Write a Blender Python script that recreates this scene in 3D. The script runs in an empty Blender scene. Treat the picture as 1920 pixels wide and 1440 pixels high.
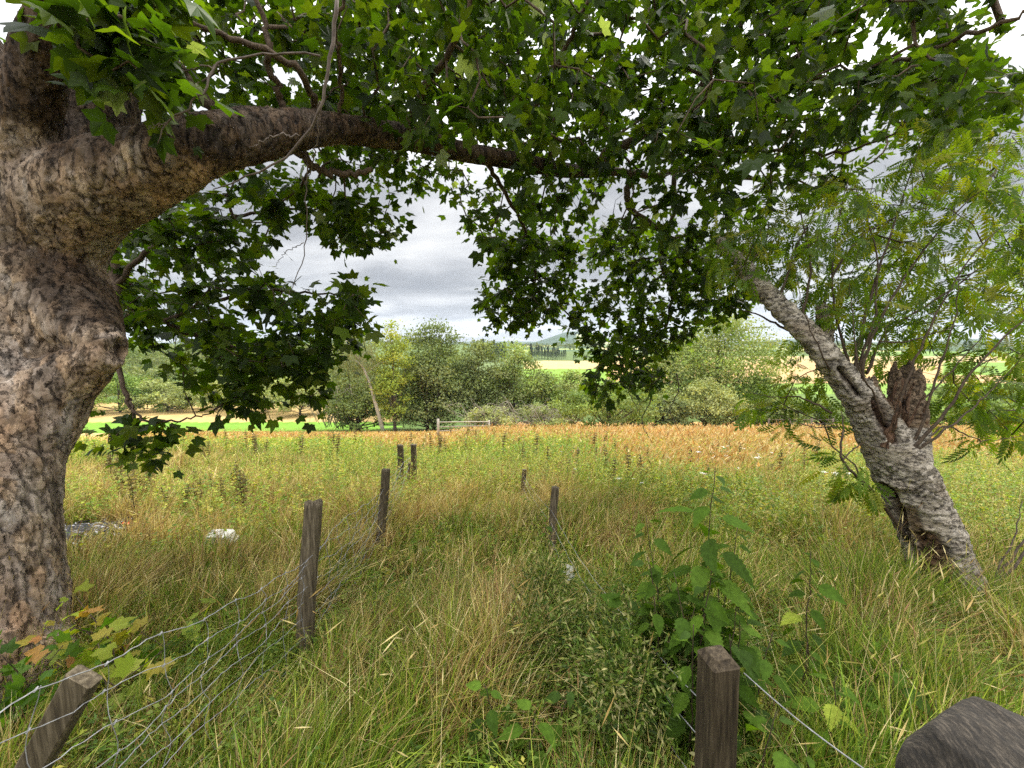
import bpy, math, random
import numpy as np
from mathutils import Vector, Matrix, noise as mnoise

R = math.radians
rng = np.random.default_rng(7)
random.seed(7)
scene = bpy.context.scene

# ------------------------------------------------------------------ camera
PITCH = 5.7
CAM = np.array([0.0, 0.0, 1.7])
FOC = 750.0                                    # focal length in photo pixels (1920 wide)
cam_d = bpy.data.cameras.new('camera'); cam = bpy.data.objects.new('camera', cam_d)
scene.collection.objects.link(cam)
cam.location = CAM; cam.rotation_euler = (R(90 - PITCH), 0, 0)
cam_d.sensor_width = 36; cam_d.lens = 36 * FOC / 1920
cam_d.clip_start = 0.02; cam_d.clip_end = 20000
scene.camera = cam

# ------------------------------------------------------------------ world, sun, exposure
SUN_EL, SUN_AZ = 54, 42                       # degrees; azimuth clockwise from +Y (view direction)
w = bpy.data.worlds.new('World'); scene.world = w; w.use_nodes = True
nt = w.node_tree; nt.nodes.clear()
def N(t, typ, **kw):
    n = t.nodes.new(typ)
    for k, v in kw.items(): setattr(n, k, v)
    return n
def mth(t, op, a, b=None, clamp=False):
    n = t.nodes.new('ShaderNodeMath'); n.operation = op; n.use_clamp = clamp
    for i, v in enumerate((a, b)):
        if v is None: continue
        if isinstance(v, (int, float)): n.inputs[i].default_value = v
        else: t.links.new(v, n.inputs[i])
    return n.outputs[0]
def ramp(t, fac, stops, interp='LINEAR'):
    n = t.nodes.new('ShaderNodeValToRGB'); e = n.color_ramp.elements; n.color_ramp.interpolation = interp
    while len(e) < len(stops): e.new(0.5)
    for i, (p, c) in enumerate(stops):
        e[i].position = p
        e[i].color = (c if len(c) == 4 else (*c, 1)) if isinstance(c, (tuple, list)) else (c, c, c, 1)
    if fac is not None: t.links.new(fac, n.inputs[0])
    return n.outputs[0]
def mix(t, fac, a, b, mode='MIX'):
    n = t.nodes.new('ShaderNodeMix'); n.data_type = 'RGBA'; n.blend_type = mode
    for s, v in ((n.inputs[0], fac), (n.inputs[6], a), (n.inputs[7], b)):
        if isinstance(v, (int, float)): s.default_value = v
        elif isinstance(v, tuple): s.default_value = (*v, 1) if len(v) == 3 else v
        else: t.links.new(v, s)
    return n.outputs[2]
sky = N(nt, 'ShaderNodeTexSky', sky_type='NISHITA'); sky.sun_disc = False
sky.sun_elevation = R(SUN_EL); sky.sun_rotation = R(SUN_AZ)
tc = N(nt, 'ShaderNodeTexCoord')
sep = N(nt, 'ShaderNodeSeparateXYZ'); nt.links.new(tc.outputs['Generated'], sep.inputs[0])
zc = mth(nt, 'MAXIMUM', sep.outputs[2], 0.0)
zd = mth(nt, 'ADD', zc, 0.17)
comb = N(nt, 'ShaderNodeCombineXYZ')
nt.links.new(mth(nt, 'DIVIDE', sep.outputs[0], zd), comb.inputs[0])
nt.links.new(mth(nt, 'DIVIDE', sep.outputs[1], zd), comb.inputs[1])
n1 = N(nt, 'ShaderNodeTexNoise'); n1.inputs['Scale'].default_value = 1.15; n1.inputs['Detail'].default_value = 7
n1.inputs['Roughness'].default_value = 0.52; n1.inputs['Distortion'].default_value = 0.35
mp = N(nt, 'ShaderNodeMapping'); mp.inputs['Location'].default_value = (3.3, 1.2, 0); mp.inputs['Scale'].default_value = (0.8, 1.15, 1)
nt.links.new(comb.outputs[0], mp.inputs[0]); nt.links.new(mp.outputs[0], n1.inputs['Vector'])
cloud = ramp(nt, n1.outputs[0], [(0.34, (0.44, 0.445, 0.47)), (0.46, (0.58, 0.583, 0.60)), (0.55, (0.88, 0.88, 0.89)), (0.68, (1.25, 1.24, 1.22))])
# overcast sky: the zenith is about three times as bright as the horizon
glow = ramp(nt, zc, [(0.0, 0.46), (0.12, 0.30), (0.33, .35), (0.52, 1.2), (1.0, 2.45)])
cl2 = mix(nt, 1.0, cloud, glow, 'MULTIPLY')
skys = mix(nt, 1.0, sky.outputs[0], (0.10, 0.10, 0.10), 'MULTIPLY')
hole = ramp(nt, zc, [(0.0, 0.90), (0.06, 0.97), (1.0, 0.97)])
fin = mix(nt, hole, skys, cl2)
bg = N(nt, 'ShaderNodeBackground'); nt.links.new(fin, bg.inputs[0]); bg.inputs[1].default_value = 1.0
wo = N(nt, 'ShaderNodeOutputWorld'); nt.links.new(bg.outputs[0], wo.inputs[0])

sd = bpy.data.lights.new('sun', 'SUN'); sd.energy = 2.6; sd.angle = R(20); sd.color = (1.0, 0.95, 0.86)
sun = bpy.data.objects.new('sun', sd); scene.collection.objects.link(sun)
sv = Vector((math.sin(R(SUN_AZ)) * math.cos(R(SUN_EL)), math.cos(R(SUN_AZ)) * math.cos(R(SUN_EL)), math.sin(R(SUN_EL))))
sun.rotation_euler = sv.to_track_quat('Z', 'Y').to_euler()
sun.location = (0, -10, 30)

scene.view_settings.view_transform = 'Standard'; scene.view_settings.look = 'None'
scene.view_settings.exposure = 1.25; scene.view_settings.gamma = 1
scene.render.engine = 'CYCLES'
cy = scene.cycles
cy.max_bounces = 6; cy.diffuse_bounces = 3; cy.glossy_bounces = 2; cy.transmission_bounces = 5; cy.transparent_max_bounces = 8
cy.volume_bounces = 0; cy.use_denoising = False; cy.sample_clamp_indirect = 6; cy.use_adaptive_sampling = True; cy.adaptive_threshold = 0.008

# ------------------------------------------------------------------ pixel -> world, terrain
cp, sp_ = math.cos(R(PITCH)), math.sin(R(PITCH))
def at(px, py, t):
    xc = (px - 960) / FOC; yc = (720 - py) / FOC
    return CAM + np.stack([xc * t, (cp + yc * sp_) * t, (-sp_ + yc * cp) * t], -1) if np.ndim(px) or np.ndim(t) else \
        CAM + np.array([xc, cp + yc * sp_, -sp_ + yc * cp]) * t
def smooth(a, b, x):
    t = np.clip((x - a) / (b - a), 0, 1); return t * t * (3 - 2 * t)
def hash2(ix, iy, s=0):
    h = np.sin(ix * 127.1 + iy * 311.7 + s * 74.7) * 43758.5453
    return h - np.floor(h)
def vn(x, y, s=0):
    x = np.asarray(x, float); y = np.asarray(y, float)
    ix = np.floor(x); iy = np.floor(y); fx = x - ix; fy = y - iy
    fx = fx * fx * (3 - 2 * fx); fy = fy * fy * (3 - 2 * fy)
    return (hash2(ix, iy, s) * (1 - fx) + hash2(ix + 1, iy, s) * fx) * (1 - fy) + (hash2(ix, iy + 1, s) * (1 - fx) + hash2(ix + 1, iy + 1, s) * fx) * fy
def fbm(x, y, s=0, o=3):
    r = 0; a = 0.5; n = 0
    for i in range(o):
        r = r + a * vn(x * 2 ** i, y * 2 ** i, s + i * 13); n += a; a *= .5
    return r / n
def gh(x, y):
    """height of the ground: a falling meadow, a valley floor, rising farmland and hills"""
    x = np.asarray(x, float); y = np.asarray(y, float)
    z = -0.165 * np.clip(y, -30, 56)
    z = z - .75 * smooth(18, 42, y)
    z = z - 1.3 * smooth(54, 66, y) - 0.035 * np.clip(y - 66, 0, 64)
    z = z + 0.0262 * np.clip(y - 130, 0, 320)
    z = z + 0.10 * (fbm(x * .35, y * .35, 3) - .5) * smooth(2.5, 8, np.hypot(x, y))
    hl = smooth(-26, -60, x) * smooth(84, 150, y) * smooth(700, 300, y)          # wooded bank on the left
    z = z + 9.5 * hl
    far = smooth(500, 1500, y)
    z = z + far * 6
    u = x / np.maximum(y, 1)
    z = z + smooth(1100, 2100, y) * (66 * np.exp(-((u - 0.155) / 0.075) ** 2) + 26 * np.exp(-((u - 0.72) / 0.16) ** 2)
                                      + 30 * np.exp(-((u - 1.2) / 0.2) ** 2) + 26 * np.exp(-((u + 0.55) / 0.3) ** 2)) * smooth(3600, 2400, y)
    z = z + smooth(3300, 5200, y) * (18 + 50 * (fbm(u * 3 + 5, u * 0 + 2., 9) - .5))
    return z
def g1(x, y): return float(gh(np.array([x]), np.array([y]))[0])
def ground_at(px, py):
    """point where the ray through a photo pixel meets the meadow"""
    t = 0.5
    for _ in range(60):
        p = at(px, py, t); d = p[2] - g1(p[0], p[1])
        if d < 0.003: break
        t += max(d * 0.9, 0.002)
    return at(px, py, t)

# ------------------------------------------------------------------ mesh helpers
COL = scene.collection
def mesh_np(name, co, tris=None, quads=None, mat=None, parent=None, cols=None, smooth_sh=False, uv=None):
    co = np.asarray(co, np.float32); me = bpy.data.meshes.new(name)
    nt_ = 0 if tris is None else len(tris); nq = 0 if quads is None else len(quads)
    li = []
    if nt_: li.append(np.asarray(tris, np.int32).ravel())
    if nq: li.append(np.asarray(quads, np.int32).ravel())
    li = np.concatenate(li)
    me.vertices.add(len(co)); me.vertices.foreach_set('co', co.ravel())
    me.loops.add(len(li)); me.loops.foreach_set('vertex_index', li)
    me.polygons.add(nt_ + nq)
    st = np.concatenate([np.arange(nt_) * 3, nt_ * 3 + np.arange(nq) * 4]).astype(np.int32)
    me.polygons.foreach_set('loop_start', st)
    me.polygons.foreach_set('use_smooth', np.full(nt_ + nq, smooth_sh))
    if cols is not None:
        cols = np.asarray(cols, np.float32)
        if cols.shape[1] == 3: cols = np.concatenate([cols, np.ones((len(cols), 1), np.float32)], 1)
        a = me.color_attributes.new('Col', 'FLOAT_COLOR', 'POINT'); a.data.foreach_set('color', cols.ravel())
    me.update(calc_edges=True); me.validate()
    if mat: me.materials.append(mat)
    o = bpy.data.objects.new(name, me); COL.objects.link(o)
    if parent: o.parent = parent
    return o
def tag(o, label=None, cat=None, group=None, kind=None):
    if label: o['label'] = label
    if cat: o['category'] = cat
    if group: o['group'] = group
    if kind: o['kind'] = kind
    return o
def empty(name, loc=(0, 0, 0), rz=0.):
    o = bpy.data.objects.new(name, None); COL.objects.link(o); o.location = loc; o.rotation_euler = (0, 0, rz)
    o.empty_display_size = .2; return o
def copy_tree(o, parent=None):
    c = o.copy(); COL.objects.link(c)
    if parent: c.parent = parent
    for ch in list(o.children): copy_tree(ch, c)
    return c
class MB:
    """collects shapes into one mesh"""
    def __init__(s): s.v = []; s.t = []; s.q = []; s.c = []; s.n = 0
    def add(s, v, t=None, q=None, c=None):
        v = np.asarray(v, float)
        if t is not None and len(t): s.t.append(np.asarray(t, int) + s.n)
        if q is not None and len(q): s.q.append(np.asarray(q, int) + s.n)
        s.v.append(v)
        s.c.append(np.broadcast_to(np.array([1., 1, 1]) if c is None else np.asarray(c, float), (len(v), 3)))
        s.n += len(v)
    def build(s, name, mat, parent=None, sm=False):
        return mesh_np(name, np.concatenate(s.v), np.concatenate(s.t) if s.t else None, np.concatenate(s.q) if s.q else None,
                       mat, parent, np.concatenate(s.c), sm)
def frames(P):
    P = np.asarray(P, float); T = np.gradient(P, axis=0); T /= np.linalg.norm(T, axis=1)[:, None] + 1e-9
    a = np.array([0., 0, 1]) if abs(T[0][2]) < .9 else np.array([1., 0, 0])
    u = np.cross(T[0], a); u /= np.linalg.norm(u); U = [u]
    for i in range(1, len(P)):
        u = u - T[i] * np.dot(u, T[i]); u /= np.linalg.norm(u) + 1e-9; U.append(u)
    U = np.array(U); return T, U, np.cross(T, U)
def tube(mb, P, r, k=6, c=None, cap=True, flute=None):
    P = np.asarray(P, float); n = len(P); r = np.broadcast_to(np.asarray(r, float), (n,))
    T, U, V = frames(P); a = np.arange(k) * 2 * np.pi / k
    rr = r[:, None] * (1 if flute is None else flute(np.arange(n) / max(n - 1, 1), a))
    v = P[:, None] + (np.cos(a)[None, :, None] * U[:, None] + np.sin(a)[None, :, None] * V[:, None]) * rr[:, :, None]
    v = v.reshape(-1, 3); i = np.arange(n - 1)[:, None] * k; j = np.arange(k)[None]; j2 = (j + 1) % k
    q = np.stack([i + j, i + j2, i + k + j2, i + k + j], -1).reshape(-1, 4); t = []
    if cap:
        v = np.concatenate([v, P[:1], P[-1:]]); m = n * k
        t = [(m, (x + 1) % k, x) for x in range(k)] + [(m + 1, (n - 1) * k + x, (n - 1) * k + (x + 1) % k) for x in range(k)]
    mb.add(v, t, q, c)
def spline(pts, n, rad=None):
    """Catmull-Rom through points (and radii)"""
    P = np.array([np.append(p, r) for p, r in zip(pts, rad if rad is not None else [0] * len(pts))], float)
    P = np.concatenate([2 * P[:1] - P[1:2], P, 2 * P[-1:] - P[-2:-1]]); out = []
    m = len(pts) - 1
    for s in np.linspace(0, m - 1e-6, n):
        i = int(s); t = s - i; a, b, c, d = P[i:i + 4]
        out.append(.5 * (2 * b + (c - a) * t + (2 * a - 5 * b + 4 * c - d) * t * t + (3 * b - a - 3 * c + d) * t ** 3))
    out = np.array(out); return out[:, :3], np.maximum(out[:, 3], 1e-4)
def box(mb, c, s, rot=None, col=None, bev=0.0):
    v = np.array([(x, y, z) for x in (-.5, .5) for y in (-.5, .5) for z in (-.5, .5)]) * s
    if rot is not None: v = v @ np.array(rot).T
    q = [(0, 1, 3, 2), (4, 6, 7, 5), (0, 4, 5, 1), (2, 3, 7, 6), (0, 2, 6, 4), (1, 5, 7, 3)]
    mb.add(v + np.asarray(c), None, q, col)
def inst(mb, tv, tt, pos, mats, cols, jitter=None):
    """stamp a template (verts, tris) at many places"""
    n = len(pos); k = len(tv)
    v = np.einsum('nij,kj->nki', mats, tv) + pos[:, None]
    t = (np.asarray(tt)[None] + (np.arange(n) * k)[:, None, None]).reshape(-1, 3)
    mb.add(v.reshape(-1, 3), t, None, np.repeat(cols, k, 0))
def unit(v): return v / (np.linalg.norm(v, axis=-1, keepdims=True) + 1e-9)
def orient(ydir, zdir, scale):
    """matrices whose local Y runs along ydir and Z near zdir"""
    Y = unit(ydir); X = unit(np.cross(Y, zdir)); Z = np.cross(X, Y)
    return np.stack([X, Y, Z], -1) * np.asarray(scale)[:, None, None]
def rnd(n, s=1.): return rng.normal(0, s, (n, 3))

# ------------------------------------------------------------------ materials
def mat_new(name):
    m = bpy.data.materials.new(name); m.use_nodes = True; t = m.node_tree; t.nodes.clear()
    o = t.nodes.new('ShaderNodeOutputMaterial'); return m, t, o
def col_node(t):
    a = t.nodes.new('ShaderNodeVertexColor'); a.layer_name = 'Col'; return a.outputs[0]
def leaf_mat(name, trans=0.45, rough=0.45, spec=0.35, tcol=(1.25, 1.15, .45), vein=False):
    m, t, o = mat_new(name)
    c = col_node(t)
    if vein:
        tcn = N(t, 'ShaderNodeTexCoord'); nz = N(t, 'ShaderNodeTexNoise'); nz.inputs['Scale'].default_value = 60; nz.inputs['Detail'].default_value = 3
        t.links.new(tcn.outputs['Object'], nz.inputs['Vector'])
        c = mix(t, 1.0, c, ramp(t, nz.outputs[0], [(.3, .75), (.7, 1.2)]), 'MULTIPLY')
    p = N(t, 'ShaderNodeBsdfPrincipled'); t.links.new(c, p.inputs['Base Color'])
    p.inputs['Roughness'].default_value = rough; p.inputs['Specular IOR Level'].default_value = spec
    tr = N(t, 'ShaderNodeBsdfTranslucent'); t.links.new(mix(t, 1.0, c, tcol, 'MULTIPLY'), tr.inputs[0])
    ms = N(t, 'ShaderNodeMixShader'); ms.inputs[0].default_value = trans
    t.links.new(p.outputs[0], ms.inputs[1]); t.links.new(tr.outputs[0], ms.inputs[2]); t.links.new(ms.outputs[0], o.inputs[0])
    return m
def plain_mat(name, stops, scale=8., rough=.8, bump=.3, stretch=(1, 1, 1), detail=6, spec=.3, use_col=False, coord='Object', bscale=1.):
    m, t, o = mat_new(name)
    tcn = N(t, 'ShaderNodeTexCoord'); mpn = N(t, 'ShaderNodeMapping'); mpn.inputs['Scale'].default_value = stretch
    t.links.new(tcn.outputs[coord], mpn.inputs[0])
    nz = N(t, 'ShaderNodeTexNoise'); nz.inputs['Scale'].default_value = scale; nz.inputs['Detail'].default_value = detail; nz.inputs['Roughness'].default_value = .65
    t.links.new(mpn.outputs[0], nz.inputs['Vector'])
    c = ramp(t, nz.outputs[0], stops)
    if use_col: c = mix(t, 1.0, c, col_node(t), 'MULTIPLY')
    p = N(t, 'ShaderNodeBsdfPrincipled'); t.links.new(c, p.inputs['Base Color'])
    p.inputs['Roughness'].default_value = rough; p.inputs['Specular IOR Level'].default_value = spec
    if bump:
        b = N(t, 'ShaderNodeBump'); b.inputs['Strength'].default_value = bump; b.inputs['Distance'].default_value = .01 * bscale
        t.links.new(nz.outputs[0], b.inputs['Height']); t.links.new(b.outputs[0], p.inputs['Normal'])
    t.links.new(p.outputs[0], o.inputs[0]); return m
def bark_mat(name, cols, plate=11., crack=0.05, stretch=(1, 1, .55), moss=None, patch=None, bump=1.0, dist=.02):
    """flaking bark: warped Voronoi plates with dark cracks, large blotches and fine grain"""
    m, t, o = mat_new(name)
    tcn = N(t, 'ShaderNodeTexCoord'); mpn = N(t, 'ShaderNodeMapping'); mpn.inputs['Scale'].default_value = stretch
    t.links.new(tcn.outputs['Object'], mpn.inputs[0])
    wn = N(t, 'ShaderNodeTexNoise'); wn.inputs['Scale'].default_value = plate * .8; wn.inputs['Detail'].default_value = 5
    t.links.new(mpn.outputs[0], wn.inputs['Vector'])
    wv = mix(t, 0.14, mpn.outputs[0], wn.outputs['Color'], 'ADD')
    vo = N(t, 'ShaderNodeTexVoronoi', feature='DISTANCE_TO_EDGE'); vo.inputs['Scale'].default_value = plate; t.links.new(wv, vo.inputs['Vector'])
    vc = N(t, 'ShaderNodeTexVoronoi'); vc.inputs['Scale'].default_value = plate; t.links.new(wv, vc.inputs['Vector'])
    fine = N(t, 'ShaderNodeTexNoise'); fine.inputs['Scale'].default_value = plate * 5; fine.inputs['Detail'].default_value = 8; fine.inputs['Roughness'].default_value = .7
    t.links.new(mpn.outputs[0], fine.inputs['Vector'])
    big = N(t, 'ShaderNodeTexNoise'); big.inputs['Scale'].default_value = 2.3; big.inputs['Detail'].default_value = 4
    t.links.new(tcn.outputs['Object'], big.inputs['Vector'])
    base = ramp(t, fine.outputs[0], [(.32, cols[0]), (.52, cols[1]), (.72, cols[2])])
    tint = ramp(t, vc.outputs['Color'], [(.1, .72), (.9, 1.18)])
    c = mix(t, .8, base, mix(t, 1.0, base, tint, 'MULTIPLY'))
    if patch: c = mix(t, ramp(t, big.outputs[0], [(.52, 0.), (.62, .65)]), c, patch)
    ck = ramp(t, vo.outputs['Distance'], [(0., 1.), (crack, 0.)])
    ck2 = mth(t, 'MULTIPLY', ck, ramp(t, wn.outputs[0], [(.42, 0.), (.55, 1.)]))
    c = mix(t, mth(t, 'MULTIPLY', ck2, .8), c, (cols[0][0] * .35, cols[0][1] * .3, cols[0][2] * .28))
    if moss: c = mix(t, ramp(t, big.outputs[0], [(.38, .55), (.46, 0.)]), c, moss)
    h = mth(t, 'ADD', mth(t, 'MULTIPLY', ck2, -1.0), mth(t, 'MULTIPLY', fine.outputs[0], .7))
    b = N(t, 'ShaderNodeBump'); b.inputs['Strength'].default_value = bump; b.inputs['Distance'].default_value = dist
    t.links.new(h, b.inputs['Height'])
    p = N(t, 'ShaderNodeBsdfPrincipled'); t.links.new(mix(t, 1.0, c, col_node(t), 'MULTIPLY'), p.inputs['Base Color'])
    p.inputs['Roughness'].default_value = .85; p.inputs['Specular IOR Level'].default_value = .25
    t.links.new(b.outputs[0], p.inputs['Normal']); t.links.new(p.outputs[0], o.inputs[0]); return m

M = {}
def flaky_bark(name, dark, mid, light, rust, st=(1, 1, .42), sc_=1.):
    m, t, o = mat_new(name); tcn = N(t, 'ShaderNodeTexCoord'); mpn = N(t, 'ShaderNodeMapping'); mpn.inputs['Scale'].default_value = tuple(k_ * sc_ for k_ in st)
    t.links.new(tcn.outputs['Object'], mpn.inputs[0])
    def nz(sc, det, ro, src=mpn.outputs[0], dis=0.):
        n = N(t, 'ShaderNodeTexNoise'); n.inputs['Scale'].default_value = sc; n.inputs['Detail'].default_value = det; n.inputs['Roughness'].default_value = ro; n.inputs['Distortion'].default_value = dis
        t.links.new(src, n.inputs['Vector']); return n
    A_ = nz(7, 10, .76, dis=.8); B_ = nz(30, 6, .7, dis=.4); C_ = nz(2.2, 4, .5)
    wv = mix(t, .10, mpn.outputs[0], nz(12, 5, .7).outputs['Color'], 'ADD')
    vo = N(t, 'ShaderNodeTexVoronoi', feature='DISTANCE_TO_EDGE'); vo.inputs['Scale'].default_value = 15; t.links.new(wv, vo.inputs['Vector'])
    vc = N(t, 'ShaderNodeTexVoronoi'); vc.inputs['Scale'].default_value = 15; t.links.new(wv, vc.inputs['Vector'])
    c = ramp(t, A_.outputs[0], [(.32, dark), (.46, mid), (.66, light)])
    c = mix(t, ramp(t, C_.outputs[0], [(.50, 0.), (.66, .6)]), c, rust)
    pits = mth(t, 'MULTIPLY', ramp(t, B_.outputs[0], [(.36, 1.), (.47, 0.)]), ramp(t, A_.outputs[0], [(.40, 1.), (.62, .25)]))
    ck = mth(t, 'MULTIPLY', ramp(t, vo.outputs['Distance'], [(0., 1.), (.09, 0.)]), ramp(t, B_.outputs[0], [(.44, 1.), (.58, 0.)]))
    dk_ = mth(t, 'MULTIPLY', pits, .8)
    c = mix(t, mth(t, 'MULTIPLY', dk_, .85), c, (.030, .020, .014))
    h = mth(t, 'ADD', mth(t, 'MULTIPLY', dk_, -1.2), mth(t, 'ADD', mth(t, 'MULTIPLY', A_.outputs[0], .55), mth(t, 'MULTIPLY', vc.outputs['Distance'], .5)))
    b = N(t, 'ShaderNodeBump'); b.inputs['Strength'].default_value = 1.0; b.inputs['Distance'].default_value = .024; t.links.new(h, b.inputs['Height'])
    p = N(t, 'ShaderNodeBsdfPrincipled'); t.links.new(mix(t, 1.0, c, col_node(t), 'MULTIPLY'), p.inputs['Base Color']); p.inputs['Roughness'].default_value = .85; p.inputs['Specular IOR Level'].default_value = .25
    t.links.new(b.outputs[0], p.inputs['Normal']); t.links.new(p.outputs[0], o.inputs[0]); return m
M['syc_bark'] = flaky_bark('flaking_bark', (.085, .058, .040), (.31, .232, .17), (.54, .445, .355), (.38, .245, .155))
M['limb_bark'] = bark_mat('limb_bark', [(.05, .035, .025), (.13, .09, .06), (.22, .17, .12)], plate=22, crack=.05, stretch=(1, 1, 1), bump=.6, dist=.01)
M['rowan_bark'] = flaky_bark('rowan_bark', (.11, .085, .065), (.36, .315, .25), (.59, .53, .44), (.28, .215, .145), (.75, .75, 1.5), 1.25)
M['rot'] = bark_mat('rotten_wood', [(.03, .017, .01), (.15, .085, .05), (.30, .20, .13)], plate=14, crack=.12, stretch=(1.6, 1.6, .35), bump=1.0, dist=.03)
M['twig'] = plain_mat('twig_bark', [(.3, (.03, .02, .014)), (.7, (.12, .085, .055))], scale=30, bump=.3)
M['grey_twig'] = plain_mat('grey_bark', [(.3, (.07, .05, .04)), (.7, (.20, .16, .13))], scale=20, bump=.3)
M['dead'] = plain_mat('bleached_wood', [(.3, (.25, .22, .17)), (.7, (.5, .46, .38))], scale=10, bump=.3)
M['syc_leaf'] = leaf_mat('sycamore_leaf', .54, .50, .22, (1.65, 1.85, .30))
M['rowan_leaf'] = leaf_mat('rowan_leaf', .55, .5, .25, (1.75, 1.85, .35))
M['far_leaf'] = leaf_mat('distant_foliage', .3, .7, .15)
M['grass'] = leaf_mat('grass_blades', .35, .6, .2, (1.1, 1.05, .7))
M['weed'] = leaf_mat('weed_leaves', .4, .55, .25)
M['nettle'] = leaf_mat('nettle_leaf', .42, .65, .10, (1.5, 1.6, .35), vein=True)
M['post'] = plain_mat('weathered_post', [(.30, (.03, .022, .013)), (.5, (.095, .075, .045)), (.72, (.22, .18, .12))], scale=9, stretch=(7, 7, .5), bump=1.0, detail=8, use_col=True, bscale=.9)
M['brown_post'] = plain_mat('brown_timber', [(.30, (.016, .011, .006)), (.5, (.055, .040, .023)), (.75, (.14, .108, .066))], scale=9, stretch=(9, 9, .6), bump=.9, detail=8, use_col=True)
M['wire'] = plain_mat('galvanised_wire', [(.3, (.15, .15, .15)), (.7, (.34, .34, .35))], scale=40, rough=.45, bump=0, spec=.6)
M['ash'] = plain_mat('burnt_ash', [(.50, (.006, .006, .008)), (.58, (.02, .02, .024)), (.61, (.34, .34, .35)), (.72, (.62, .62, .63))], scale=13, stretch=(1, 2.2, 1), bump=.8)
M['white_plastic'] = plain_mat('dirty_white_plastic', [(.38, (.16, .14, .10)), (.46, (.50, .48, .43)), (.7, (.66, .66, .63))], scale=9, rough=.4, bump=.05, spec=.5)
M['red_plastic'] = plain_mat('red_plastic', [(.3, (.45, .06, .02)), (.7, (.75, .13, .05))], scale=10, rough=.45, bump=.05, spec=.5)
M['flower'] = plain_mat('white_petals', [(.3, (.7, .7, .65)), (.7, (.85, .85, .8))], scale=30, rough=.7, bump=0)
M['dry_leaf'] = leaf_mat('dry_leaf', .25, .6, .2, (1, 1, 1))

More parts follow.
